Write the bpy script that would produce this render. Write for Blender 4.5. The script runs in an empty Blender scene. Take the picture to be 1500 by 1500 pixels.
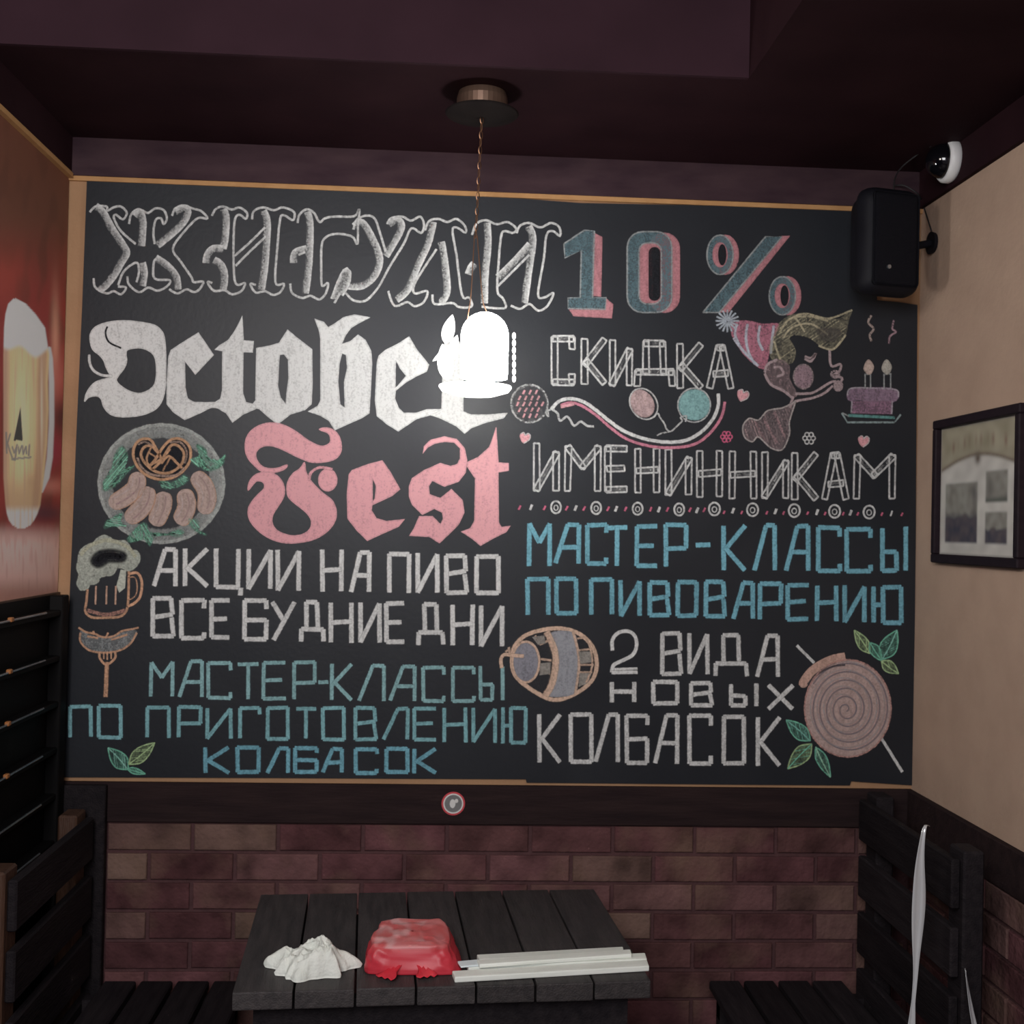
import bpy, bmesh, math, random
from mathutils import Vector, Matrix, noise
from mathutils.geometry import tessellate_polygon
random.seed(7)
sc = bpy.context.scene
COL = sc.collection
# ------------------------------------------------------------------ camera
F = 1700.0                                   # focal length in pixels of a 1500 px frame
EYE = Vector((0.0, 0.0, 1.70))
Yc = Vector((-101.0, -21.0, F)).normalized()          # world +Y seen from the camera (right, up, forward)
h_ = Vector((1.0, -0.0225, 0.0))
Xc = (h_ - h_.dot(Yc) * Yc).normalized()
Zc = Yc.cross(Xc).normalized()
if Zc.y < 0: Zc = -Zc
def c2w(v): return Vector((v.dot(Xc), v.dot(Yc), v.dot(Zc)))
cr, cu, cf = c2w(Vector((1,0,0))), c2w(Vector((0,1,0))), c2w(Vector((0,0,1)))
M = Matrix(((cr.x, cu.x, -cf.x, EYE.x), (cr.y, cu.y, -cf.y, EYE.y), (cr.z, cu.z, -cf.z, EYE.z), (0,0,0,1)))
cd = bpy.data.cameras.new('camera'); cam = bpy.data.objects.new('camera', cd); COL.objects.link(cam)
cam.matrix_world = M; cd.sensor_width = 36; cd.lens = 36 * F / 1500; cd.clip_start = 0.02
cd.dof.use_dof = True; cd.dof.focus_distance = 2.5; cd.dof.aperture_fstop = 5.6   # the phone focused a little short
sc.camera = cam
# ------------------------------------------------------------------ world, exposure, room lamps out of view
sc.view_settings.view_transform = 'Standard'; sc.view_settings.look = 'None'
sc.view_settings.gamma = 1; sc.view_settings.use_curve_mapping = False; sc.view_settings.exposure = 0.28
wd = bpy.data.worlds.new('world'); sc.world = wd; wd.use_nodes = True
bg = wd.node_tree.nodes['Background']; bg.inputs[0].default_value = (0.95, 0.80, 0.92, 1); bg.inputs[1].default_value = 0.11
def area_lamp(name, loc, target, size, power, color):
    l = bpy.data.lights.new(name, 'AREA'); l.size = size; l.energy = power; l.color = color
    o = bpy.data.objects.new(name, l); COL.objects.link(o); o.location = loc
    o.rotation_euler = (Vector(target) - Vector(loc)).to_track_quat('-Z', 'Y').to_euler(); return o
area_lamp('room_lamp', (-0.5, -0.6, 2.45), (-0.1, 3.3, 1.1), 1.3, 55, (0.98, 0.97, 1.0))
area_lamp('room_lamp', (-0.85, 0.9, 2.5), (1.3, 2.8, 1.6), 0.35, 10, (1.0, 0.90, 0.82))

def hit(px, py, axis, val):
    d = c2w(Vector((px - 750.0, 750.0 - py, F)))
    t = (val - EYE[axis]) / d[axis]
    return EYE + d * t
D = 3.30                                     # back wall
BY = D - 0.006                               # face of the chalkboard
def W(px, py, k=0): 
    p = hit(px, py, 1, BY); p.y = BY - 0.0004 - k * 2e-5; return p
XL = hit(88, 700, 1, D).x; XR = hit(1341, 800, 1, D).x
CEIL = hit(700, 228, 1, D).z; BAND = hit(700, 282, 1, D).z
TRT = hit(700, 1149, 1, D).z; TRB = hit(700, 1206, 1, D).z
SOFY = hit(600, 94, 2, CEIL).y; SOFX = hit(1097, 115, 2, CEIL).x
TZ = 0.75
# ------------------------------------------------------------------ materials
MATS = {}
def nodes(name):
    m = bpy.data.materials.new(name); m.use_nodes = True; nt = m.node_tree
    MATS[name] = m; return m, nt, nt.nodes['Principled BSDF']
def mat(name, c1, c2=None, scale=6.0, rough=0.6, spec=0.4, metal=0.0, bump=0.0, stretch=(1,1,1), detail=5, rnd=0.0, bscale=None):
    m, nt, b = nodes(name); N = nt.nodes; L = nt.links
    b.inputs['Roughness'].default_value = rough; b.inputs['Specular IOR Level'].default_value = spec; b.inputs['Metallic'].default_value = metal
    tc = N.new('ShaderNodeTexCoord'); mp = N.new('ShaderNodeMapping'); mp.inputs['Scale'].default_value = stretch
    L.new(tc.outputs['Object'], mp.inputs[0])
    nz = N.new('ShaderNodeTexNoise'); nz.inputs['Scale'].default_value = scale; nz.inputs['Detail'].default_value = detail
    L.new(mp.outputs[0], nz.inputs['Vector'])
    rp = N.new('ShaderNodeValToRGB'); rp.color_ramp.elements[0].position = .3; rp.color_ramp.elements[1].position = .7
    rp.color_ramp.elements[0].color = (*c1, 1); rp.color_ramp.elements[1].color = (*(c2 or c1), 1)
    L.new(nz.outputs[0], rp.inputs[0]); out = rp.outputs[0]
    if rnd:
        oi = N.new('ShaderNodeObjectInfo'); mr = N.new('ShaderNodeMapRange'); mr.inputs[3].default_value = 1 - rnd; mr.inputs[4].default_value = 1 + rnd
        L.new(oi.outputs['Random'], mr.inputs[0]); hs = N.new('ShaderNodeHueSaturation'); L.new(mr.outputs[0], hs.inputs['Value']); L.new(out, hs.inputs['Color']); out = hs.outputs[0]
    L.new(out, b.inputs['Base Color'])
    if bump:
        bz = N.new('ShaderNodeTexNoise'); bz.inputs['Scale'].default_value = bscale or scale * 4; bz.inputs['Detail'].default_value = 4; L.new(mp.outputs[0], bz.inputs['Vector'])
        bp = N.new('ShaderNodeBump'); bp.inputs['Strength'].default_value = bump; bp.inputs['Distance'].default_value = .01
        L.new(bz.outputs[0], bp.inputs['Height']); L.new(bp.outputs[0], b.inputs['Normal'])
    return m
mat('beige_paint', (.45,.315,.235), (.50,.355,.265), 9, .75, .25, bump=.15, bscale=60)
mat('ochre_paint', (.36,.21,.115), (.42,.25,.14), 9, .8, .15, bump=.15, bscale=60)
mat('orange_paint', (.42,.22,.09), (.50,.28,.12), 20, .7, .25)
mat('maroon_paint', (.017,.006,.0085), (.026,.010,.013), 5, .8, .08, bump=.1)
mat('purple_paint', (.031,.014,.020), (.042,.019,.027), 4, .8, .1, bump=.1)
mat('band_paint', (.034,.018,.025), (.062,.036,.042), 7, .75, .12, bump=.1, stretch=(1,1,3))
mat('board_paint', (.0150,.0170,.0215), (.0210,.0235,.0285), 3, .42, .24, bump=.04, bscale=90)
mat('trim_wood', (.018,.011,.012), (.030,.018,.018), 5, .8, .1, stretch=(1,8,8), bump=.2)
mat('table_wood', (.030,.027,.028), (.054,.047,.047), 7, .55, .25, stretch=(9,1,9), bump=.3, rnd=.18)
mat('bench_wood', (.011,.009,.011), (.021,.017,.019), 7, .7, .12, stretch=(8,1,8), bump=.3, rnd=.2)
mat('post_wood', (.045,.022,.014), (.085,.042,.026), 8, .5, .4, stretch=(8,8,1), bump=.3)
mat('black_wood', (.003,.003,.0035), (.007,.006,.006), 6, .6, .12)
mat('dark_wall', (.010,.006,.006), (.016,.009,.009), 5, .8, .1)
mat('mortar', (.075,.036,.038), (.10,.048,.050), 30, .9, .2, bump=.3)
mat('floor_tile', (.05,.035,.03), (.08,.055,.045), 3, .4, .4)
mat('black_plastic', (.004,.004,.007), (.008,.008,.012), 12, .6, .2, bump=.05)
mat('grille', (.004,.004,.007), (.009,.009,.013), 250, .8, .15, bump=.5, bscale=600)
mat('gloss_black', (.004,.004,.006), None, 3, .07, .7)
mat('white_plastic', (.75,.76,.76), (.8,.8,.8), 5, .35, .5)
mat('silver_film', (.62,.65,.68), (.82,.84,.85), 30, .2, .8, metal=.35, stretch=(1,1,.2))
mat('copper_metal', (.26,.16,.12), (.38,.25,.18), 14, .35, .5, metal=.8)
mat('dark_metal', (.010,.008,.008), (.018,.014,.013), 14, .9, .08)
mat('chain_metal', (.22,.11,.06), (.34,.18,.1), 14, .4, .5, metal=.7)
mat('bar_metal', (.30,.34,.38), (.42,.45,.48), 14, .25, .6, metal=.85)
mat('tissue', (.72,.76,.70), (.84,.86,.80), 30, .85, .2, bump=.3)
mat('pale_stick', (.70,.74,.68), (.82,.85,.80), 10, .6, .3, stretch=(1,12,12), bump=.1, rnd=.08)
mat('paper_tab', (.75,.84,.86), None, 10, .6, .3)
mat('cable', (.02,.02,.022), None, 10, .45, .4)
mat('red_print', (.55,.05,.07), (.62,.08,.09), 20, .5, .4)
mat('grey_print', (.16,.16,.16), (.2,.2,.2), 20, .5, .4)
mat('white_print', (.7,.7,.68), None, 20, .5, .4)
mat('frame_wood', (.010,.005,.009), (.018,.010,.014), 9, .6, .2, stretch=(1,6,6))
mat('amber_clip', (.28,.10,.03), (.36,.15,.05), 9, .4, .5)
# bricks: each brick draws its own colour
m, nt, b = nodes('brick'); N = nt.nodes; L = nt.links
oi = N.new('ShaderNodeObjectInfo'); rp = N.new('ShaderNodeValToRGB'); cr_ = rp.color_ramp
cols = [(0,(.062,.018,.020)),(.3,(.086,.026,.030)),(.5,(.074,.026,.025)),(.7,(.098,.034,.037)),(.9,(.098,.056,.040)),(1,(.076,.022,.028))]
cr_.elements[0].color = (*cols[0][1],1); cr_.elements[1].color = (*cols[-1][1],1)
for p_, c_ in cols[1:-1]:
    e = cr_.elements.new(p_); e.color = (*c_,1)
L.new(oi.outputs['Random'], rp.inputs[0])
tc = N.new('ShaderNodeTexCoord'); n1 = N.new('ShaderNodeTexNoise'); n1.inputs['Scale'].default_value = 9; n1.inputs['Detail'].default_value = 6
vm = N.new('ShaderNodeVectorMath'); vm.operation = 'ADD'; L.new(tc.outputs['Object'], vm.inputs[0])
cx = N.new('ShaderNodeCombineXYZ'); mu = N.new('ShaderNodeMath'); mu.operation = 'MULTIPLY'; mu.inputs[1].default_value = 32; L.new(oi.outputs['Random'], mu.inputs[0]); L.new(mu.outputs[0], cx.inputs[0]); L.new(cx.outputs[0], vm.inputs[1])
L.new(vm.outputs[0], n1.inputs['Vector'])
mr = N.new('ShaderNodeMapRange'); mr.inputs[1].default_value = .3; mr.inputs[2].default_value = .7; mr.inputs[3].default_value = .7; mr.inputs[4].default_value = 2.0; L.new(n1.outputs[0], mr.inputs[0])
hs = N.new('ShaderNodeHueSaturation'); L.new(rp.outputs[0], hs.inputs['Color']); hs.inputs['Saturation'].default_value = .82; L.new(mr.outputs[0], hs.inputs['Value'])
ge = N.new('ShaderNodeNewGeometry'); n3 = N.new('ShaderNodeTexNoise'); n3.inputs['Scale'].default_value = 4.5; n3.inputs['Detail'].default_value = 5; L.new(ge.outputs['Position'], n3.inputs['Vector'])
m3 = N.new('ShaderNodeMapRange'); m3.inputs[1].default_value = .52; m3.inputs[2].default_value = .72; m3.inputs[4].default_value = .75; L.new(n3.outputs[0], m3.inputs[0])
mc = N.new('ShaderNodeMix'); mc.data_type = 'RGBA'; L.new(m3.outputs[0], mc.inputs[0]); L.new(hs.outputs[0], mc.inputs[6]); mc.inputs[7].default_value = (.17,.105,.078,1); L.new(mc.outputs[2], b.inputs['Base Color'])
b.inputs['Roughness'].default_value = .9; b.inputs['Specular IOR Level'].default_value = .1; bp = N.new('ShaderNodeBump'); bp.inputs['Strength'].default_value = .6; bp.inputs['Distance'].default_value = .01
n2 = N.new('ShaderNodeTexNoise'); n2.inputs['Scale'].default_value = 45; L.new(tc.outputs['Object'], n2.inputs['Vector']); L.new(n2.outputs[0], bp.inputs['Height']); L.new(bp.outputs[0], b.inputs['Normal'])
# chalk: colour and density per vertex, broken by grain
m, nt, b = nodes('chalk'); N = nt.nodes; L = nt.links
at = N.new('ShaderNodeAttribute'); at.attribute_name = 'chalk'
tc = N.new('ShaderNodeTexCoord'); g = N.new('ShaderNodeTexNoise'); g.inputs['Scale'].default_value = 210; g.inputs['Detail'].default_value = 3
L.new(tc.outputs['Object'], g.inputs['Vector'])
mp = N.new('ShaderNodeMapping'); mp.inputs['Scale'].default_value = (60, 10, 14); mp.inputs['Rotation'].default_value = (0, .5, 0); L.new(tc.outputs['Object'], mp.inputs[0])
g2 = N.new('ShaderNodeTexNoise'); g2.inputs['Scale'].default_value = 1.6; g2.inputs['Detail'].default_value = 4; L.new(mp.outputs[0], g2.inputs['Vector'])
def mth(op, a, b_, clamp=False):
    n = N.new('ShaderNodeMath'); n.operation = op; n.use_clamp = clamp
    for i, v in enumerate((a, b_)):
        if isinstance(v, (int, float)): n.inputs[i].default_value = v
        else: L.new(v, n.inputs[i])
    return n.outputs[0]
s_ = mth('ADD', mth('MULTIPLY', g.outputs[0], 1.05), mth('MULTIPLY', g2.outputs[0], .62))
al = mth('SUBTRACT', mth('MULTIPLY', at.outputs['Alpha'], 1.76), s_, True)
tr = N.new('ShaderNodeBsdfTransparent'); mx = N.new('ShaderNodeMixShader')
L.new(al, mx.inputs[0]); L.new(tr.outputs[0], mx.inputs[1]); L.new(b.outputs[0], mx.inputs[2])
L.new(mx.outputs[0], N['Material Output'].inputs[0]); L.new(at.outputs['Color'], b.inputs['Base Color'])
b.inputs['Roughness'].default_value = .95; b.inputs['Specular IOR Level'].default_value = .1
# print: flat printed picture, colour per vertex
def print_mat(name, rough):
    m, nt, b = nodes(name); a = nt.nodes.new('ShaderNodeAttribute'); a.attribute_name = 'ink'
    nt.links.new(a.outputs['Color'], b.inputs['Base Color']); b.inputs['Roughness'].default_value = rough
print_mat('print', .7)
# red carrier bag plastic
m, nt, b = nodes('red_plastic'); N = nt.nodes; L = nt.links
a = N.new('ShaderNodeAttribute'); a.attribute_name = 'ink'; L.new(a.outputs['Color'], b.inputs['Base Color'])
b.inputs['Roughness'].default_value = .42; b.inputs['Specular IOR Level'].default_value = .4; b.inputs['Subsurface Weight'].default_value = .15; b.inputs['Subsurface Radius'].default_value = (.03,.005,.005)
# lamp glass
m, nt, b = nodes('lit_glass'); b.inputs['Base Color'].default_value = (.9,.9,.86,1); b.inputs['Emission Color'].default_value = (1,.99,.965,1); b.inputs['Emission Strength'].default_value = 32
m, nt, b = nodes('frosted_glass'); b.inputs['Base Color'].default_value = (.92,.92,.88,1); b.inputs['Emission Color'].default_value = (1,.99,.965,1); b.inputs['Emission Strength'].default_value = 1.2
b.inputs['Roughness'].default_value = .4; b.inputs['Transmission Weight'].default_value = .75
# ------------------------------------------------------------------ helpers
def link(name, me, m, parent=None, kind=None, smooth=False):
    o = bpy.data.objects.new(name, me); COL.objects.link(o)
    if m: me.materials.append(MATS[m])
    if parent: o.parent = parent
    if kind: o['kind'] = kind
    if smooth:
        for p in me.polygons: p.use_smooth = True
    return o
def tag(o, label, cat, group=None):
    o['label'] = label; o['category'] = cat
    if group: o['group'] = group
    return o
def empty(name, loc, label, cat, group=None, rz=0):
    o = bpy.data.objects.new(name, None); COL.objects.link(o); o.location = loc; o.rotation_euler.z = rz; o.empty_display_size = .05
    tag(o, label, cat, group); return o
def mesh(name, vs, fs):
    me = bpy.data.meshes.new(name); me.from_pydata([tuple(v) for v in vs], [], fs); me.update(); return me
def bm_mesh(name, bm):
    me = bpy.data.meshes.new(name); bmesh.ops.recalc_face_normals(bm, faces=bm.faces); bm.to_mesh(me); bm.free(); return me
def add_box(bm, x0,x1,y0,y1,z0,z1, bev=0.0, seg=1, mtx=None):
    r = bmesh.ops.create_cube(bm, size=1); vs = r['verts']
    for v in vs: v.co = Vector(((x0+x1)/2 + v.co.x*(x1-x0), (y0+y1)/2 + v.co.y*(y1-y0), (z0+z1)/2 + v.co.z*(z1-z0)))
    es = list({e for v in vs for e in v.link_edges})
    if bev:
        r2 = bmesh.ops.bevel(bm, geom=es, offset=bev, segments=seg, affect='EDGES', profile=.6); vs = list({v for v in bm.verts if v.is_valid and (v in r2['verts'] or v in vs)})
    if mtx:
        for v in vs: v.co = mtx @ v.co
def box(name, x0,x1,y0,y1,z0,z1, m, parent=None, kind=None, bev=0.0, seg=1, mtx=None):
    bm = bmesh.new(); add_box(bm, x0,x1,y0,y1,z0,z1, bev, seg)
    if mtx: bm.transform(mtx)
    return link(name, bm_mesh(name, bm), m, parent, kind)
def tube_mesh(name, pts, r, sides=8, radii=None):
    vs=[]; fs=[]; n=len(pts); pts=[Vector(p) for p in pts]
    for i,p in enumerate(pts):
        t=(pts[min(i+1,n-1)]-pts[max(i-1,0)]).normalized(); a=t.orthogonal().normalized()
        ref=Vector((0,0,1)) if abs(t.z)<.9 else Vector((1,0,0)); a=t.cross(ref).normalized(); b=t.cross(a)
        rr=radii[i] if radii else r
        for k in range(sides):
            an=2*math.pi*k/sides; vs.append(p+a*math.cos(an)*rr+b*math.sin(an)*rr)
    for i in range(n-1):
        for k in range(sides):
            fs.append((i*sides+k,i*sides+(k+1)%sides,(i+1)*sides+(k+1)%sides,(i+1)*sides+k))
    fs.append(tuple(range(sides))[::-1]); fs.append(tuple(range((n-1)*sides,n*sides)))
    return mesh(name,vs,fs)
def lathe(name, prof, seg=32):
    vs=[];fs=[]
    for r,z in prof:
        for k in range(seg):
            a=2*math.pi*k/seg; vs.append((r*math.cos(a), r*math.sin(a), z))
    for i in range(len(prof)-1):
        for k in range(seg): fs.append((i*seg+k,i*seg+(k+1)%seg,(i+1)*seg+(k+1)%seg,(i+1)*seg+k))
    return mesh(name,vs,fs)
def crom(pts, n=6, closed=False):
    P=[Vector(p) for p in pts]; out=[]; m_=len(P)
    if m_<3: return P
    rng=range(m_ if closed else m_-1)
    for i in rng:
        p0=P[(i-1)%m_] if closed or i>0 else P[0]; p1=P[i]; p2=P[(i+1)%m_]; p3=P[(i+2)%m_] if closed or i+2<m_ else P[-1]
        for k in range(n):
            t=k/n; out.append(.5*((2*p1)+(p2-p0)*t+(2*p0-5*p1+4*p2-p3)*t*t+(3*p1-p0-3*p2+p3)*t**3))
    if not closed: out.append(P[-1])
    return out
# ------------------------------------------------------------------ the room shell
y0 = -0.6
def quad(name, pts, m, kind='structure', parent=None): return link(name, mesh(name, pts, [tuple(range(len(pts)))]), m, parent, kind)
box('floor', XL-.1, XR+.1, y0, D+.1, -.1, 0, 'floor_tile', kind='structure')
wall_back = box('wall_back', XL-.1, XR+.1, D, D+.1, 0, CEIL+.4, 'ochre_paint', kind='structure')
wall_left = box('wall_left', XL-.1, XL, y0, D, 0, CEIL+.4, 'dark_wall', kind='structure')
wall_right = box('wall_right', XR, XR+.1, y0, D, 0, CEIL+.4, 'beige_paint', kind='structure')
ceiling = box('ceiling', XL-.1, XR+.1, SOFY, D, CEIL, CEIL+.42, 'maroon_paint', kind='structure')
box('lowered_ceiling', SOFX, XR, y0, SOFY, CEIL, CEIL+.42, 'maroon_paint', ceiling)
box('raised_ceiling', XL, SOFX, y0, SOFY, CEIL+.34, CEIL+.42, 'maroon_paint', ceiling)
box('ceiling_riser', XL, SOFX-.001, SOFY-.012, SOFY, CEIL, CEIL+.34, 'purple_paint', ceiling)
box('trim_1', XL, XR, D-.016, D, BAND, CEIL, 'band_paint', kind='structure')
box('trim_2', XR-.014, XR, y0, D-.016, BAND, CEIL, 'maroon_paint', kind='structure')
box('trim_3', XL, XL+.014, y0, D-.016, BAND+.005, CEIL, 'maroon_paint', kind='structure')
box('trim_8', XL, XR, D-.010, D, BAND-.013, BAND, 'orange_paint', kind='structure')
box('trim_4', XL, XL+.018, y0, D-.016, BAND-.008, BAND+.005, 'orange_paint', kind='structure')
box('trim_5', XL, XR, D-.02, D, TRB, TRT, 'trim_wood', kind='structure', bev=.003)
box('trim_6', XR-.02, XR, y0, D-.02, TRB, TRT, 'trim_wood', kind='structure', bev=.003)
# left end of the wall trim is a darker wooden post in the corner
box('trim_7', XL+.002, XL+.16, D-.045, D-.02, 0, TRT-.004, 'bench_wood', kind='structure', bev=.003)
# bricks under the trim, one object each
mb = box('mortar_bed', XL, XR, D-.008, D, 0, TRB, 'mortar', wall_back)
mbr = box('mortar_bed', XR-.008, XR, y0, D-.008, 0, TRB, 'mortar', wall_right)
def brick_mesh(L_, H_, T_):
    bm = bmesh.new(); add_box(bm, 0, L_, -T_, 0, 0, H_)
    bmesh.ops.bevel(bm, geom=[e for e in bm.edges if all(v.co.y < -T_*.5 for v in e.verts)], offset=.0025, segments=1, affect='EDGES')
    me = bm_mesh('brick', bm); me.materials.append(MATS['brick']); return me
BL, BH, J = .225, .0715, .0105
full, half = brick_mesh(BL, BH, .014), brick_mesh((BL-J)/2, BH, .014)
def lay(parent, length, place, rows):
    for r in range(rows):
        z = TRB - .004 - (r+1)*(BH+J) + J; s = 0.0
        if z < .005: break
        if r % 2: 
            place(parent, half, 0, z); s = (BL-J)/2 + J
        while s + BL <= length + 1e-6:
            place(parent, full, s, z); s += BL + J
        rem = length - s
        if rem > .03: place(parent, full, s, z, rem/BL)
def put_back(parent, me, s, z, sx=1):
    o = bpy.data.objects.new('brick', me); COL.objects.link(o); o.parent = parent; o.location = (XL + .162 + s, D-.001-random.uniform(0,.002), z+random.uniform(-.0015,.0015)); o.scale.x = sx
def put_right(parent, me, s, z, sx=1):
    o = bpy.data.objects.new('brick', me); COL.objects.link(o); o.parent = parent; o.rotation_euler.z = math.pi/2 * -1
    o.location = (XR-.001-random.uniform(0,.002), D-.03-s, z); o.scale.x = sx
lay(wall_back, XR-XL-.162-.022, put_back, 12)
lay(wall_right, 1.35, put_right, 12)
# ------------------------------------------------------------------ the chalkboard and its drawings
board = empty('chalkboard', (0,0,0), 'large black chalkboard wall panel covered in coloured chalk lettering and drawings', 'chalkboard')
outl = [(128,265),(300,271),(450,277),(620,284),(770,292),(850,298),(1000,301),(1150,305),(1283,311),(1284,440),(1315,443),(1343,447),(1341,700),(1339,950),(1337,1150),(1246,1144),(1244,1150),(1100,1149),(771,1146),(770,1141),(400,1139),(93,1138),(97,1000),(106,800),(112,650),(121,450)]
pts = [hit(x, y, 1, D-.001) for x, y in outl]
bm = bmesh.new(); f = bm.faces.new([bm.verts.new(p) for p in pts]); r = bmesh.ops.extrude_face_region(bm, geom=[f])
for v in r['geom']:
    if isinstance(v, bmesh.types.BMVert): v.co.y = BY
link('board_panel', bm_mesh('board_panel', bm), 'board_paint', board)
WH=(.68,.69,.68); PK=(.70,.36,.39); BLU=(.20,.46,.56); TEA=(.30,.52,.54); ORA=(.72,.42,.27); GRN=(.22,.58,.42); TAN=(.52,.38,.31); GREY=(.36,.38,.38); YEL=(.55,.53,.33); DK=(.02,.021,.025); MAU=(.42,.26,.32)
class Chalk:
    ID=0; LIFT=0
    def __init__(s, o=(0,0,1)): s.v=[]; s.f=[]; s.c=[]; s.o=o; Chalk.ID+=1; s.k=Chalk.ID*.13+Chalk.LIFT
    def at(s, o): s.o=o; return s
    def P(s, p): return Vector((s.o[0]+p[0]/s.o[2], s.o[1]+p[1]/s.o[2]))
    def ribbon(s, P, hw, col, d=1.0, core=.45, loop=False, prof=None):
        # P in photo pixels; cross profile of density
        n=len(P)
        if n<2: return
        s.k+=1; prof=prof or [(-1,0),(-core,d),(core,d),(1,0)]
        rows=[]
        hws=hw if isinstance(hw,(list,tuple)) else [hw]*n
        for i,p in enumerate(P):
            a=P[(i-1)%n] if loop or i>0 else P[i]; b=P[(i+1)%n] if loop or i<n-1 else P[i]
            t=(b-a); t=t.normalized() if t.length>1e-6 else Vector((1,0))
            rows.append((p,t,hws[i],1.0))
        if not loop:
            e=min(hws[0],3.0)*.6
            rows=[(rows[0][0]-rows[0][1]*e,rows[0][1],rows[0][2]*.8,0.0)]+rows+[(rows[-1][0]+rows[-1][1]*e,rows[-1][1],rows[-1][2]*.8,0.0)]
        base=len(s.v); m_=len(prof)
        for p,t,w,e in rows:
            nn=Vector((-t.y,t.x))
            for q,dd in prof:
                x=p+nn*q*w; s.v.append(W(x.x,x.y,s.k)); s.c.append((*col,dd*e))
        R=len(rows); rng=R if loop else R-1
        for i in range(rng):
            j=(i+1)%R
            for k in range(m_-1): s.f.append((base+i*m_+k,base+i*m_+k+1,base+j*m_+k+1,base+j*m_+k))
    def line(s, pts, w=3.0, col=WH, d=1.0, smooth=True, core=.45, prof=None, seg=5):
        P=[s.P(p) for p in pts]
        if smooth and len(P)>2: P=crom(P,seg)
        s.ribbon(P,w,col,d,core,prof=prof); return s
    def strokes(s, P, w, col, d=1.0):           # straight strokes with hard corners
        for a,b in zip(P[:-1],P[1:]): s.ribbon([a,a.lerp(b,.5),b],w,col,d)
    def poly(s, pts, col, d=1.0, smooth=False, holes=(), soft=1.6, seg=4):
        s.k+=1
        C=[[s.P(p) for p in l] for l in [pts,*holes]]
        if smooth: C=[crom(l,seg,True) for l in C]
        base=len(s.v); flat=[q for l in C for q in l]
        for q in flat: s.v.append(W(q.x,q.y,s.k)); s.c.append((*col,d))
        for t in tessellate_polygon([[Vector((q.x,q.y,0)) for q in l] for l in C]): s.f.append(tuple(base+i for i in t))
        for l in C: s.ribbon(l,soft,col,d*.95,.25,loop=True)
        return s
    def ell(s, c, rx, ry, col, d=1.0, w=2.5, fill=False, n=28, rot=0, a0=0, a1=360):
        pts=[]; full_=(a1-a0>=360); N_=n if full_ else n+1
        for i in range(N_):
            a=math.radians(a0+(a1-a0)*i/n); x=rx*math.cos(a); y=ry*math.sin(a); r_=math.radians(rot)
            pts.append((c[0]+x*math.cos(r_)-y*math.sin(r_), c[1]+x*math.sin(r_)+y*math.cos(r_)))
        if fill: s.poly(pts,col,d)
        else: s.ribbon([s.P(p) for p in pts],w,col,d,loop=full_)
        return s
    def hatch(s, pts, col, d, step, ang=60, w=1.2):
        C=[s.P(p) for p in pts]; a=math.radians(ang); u=Vector((math.cos(a),math.sin(a))); n_=Vector((-u.y,u.x))
        lo=min(q.dot(n_) for q in C); hi=max(q.dot(n_) for q in C); t=lo+step
        while t<hi:
            xs=[]
            for i in range(len(C)):
                p,q=C[i],C[(i+1)%len(C)]; dp,dq=p.dot(n_)-t,q.dot(n_)-t
                if dp*dq<0: xs.append((p+(q-p)*(dp/(dp-dq))).dot(u))
            xs.sort()
            for k in range(0,len(xs)-1,2):
                x=n_*t+u*xs[k]; y=n_*t+u*xs[k+1]; s.ribbon([x,y],w*random.uniform(.7,1.2),col,d*random.uniform(.6,1.1))
            t+=step*random.uniform(.7,1.3)
        return s
    def build(s, name, label=None):
        me=mesh(name,s.v,s.f); at=me.color_attributes.new('chalk','FLOAT_COLOR','POINT')
        for i,c in enumerate(s.c): at.data[i].color=c
        o=link(name,me,'chalk',board)
        if label: o['label']=label
        return o
G={'А':[[(0,1),(.52,0),(1,0),(1,1)],[(.28,.58),(1,.58)]],'К':[[(0,0),(0,1)],[(1,0),(.04,.56)],[(.1,.5),(1,1)]],
'Ц':[[(0,0),(0,1),(1,1)],[(1,0),(1,1)],[(1.12,1.03),(1.08,1.2)]],'И':[[(0,0),(0,1),(1,.03),(1,1)]],'Н':[[(0,0),(0,1)],[(1,0),(1,1)],[(0,.5),(1,.47)]],
'П':[[(0,1),(0,0),(1,0),(1,1)]],'В':[[(0,0),(.9,0),(.95,.42),(.1,.5)],[(.9,.5),(1,1),(0,1),(0,0)]],'О':[[(0,0),(1,0),(1,1),(0,1),(0,0)]],
'С':[[(1,.2),(1,0),(0,0),(0,1),(1,1),(1,.85)]],'Е':[[(1,0),(0,0),(0,1),(1,1)],[(.05,.5),(.85,.48)]],'Б':[[(1,.2),(1,0),(0,0),(0,1),(1,1),(1,.5),(0,.5)]],
'У':[[(0,0),(.52,.5)],[(1,0),(.05,1)]],'Д':[[(.25,.7),(.25,0),(.72,0),(.75,.7)],[(0,1),(.02,.7),(.98,.7),(1,1)]],'Л':[[(0,1),(.58,0),(1,0),(1,1)]],
'Т':[[(0,0),(1,0)],[(.5,0),(.5,1)]],'Р':[[(0,1),(0,0),(1,0),(1,.55),(0,.57)]],'Г':[[(0,1),(0,0),(1,0),(1,.22)]],'Ь':[[(0,0),(0,1),(1,1),(1,.55),(0,.55)]],
'I':[[(0,0),(0,1)]],'Ю':[[(0,0),(0,1)],[(0,.5),(.35,.5)],[(.35,0),(1,0),(1,1),(.35,1),(.35,0)]],'М':[[(0,1),(.03,0),(.5,.45),(1,0),(1,1)]],'Х':[[(0,0),(1,1)],[(1,0),(0,1)]],'-':[[(0,.5),(1,.5)]]}
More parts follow.
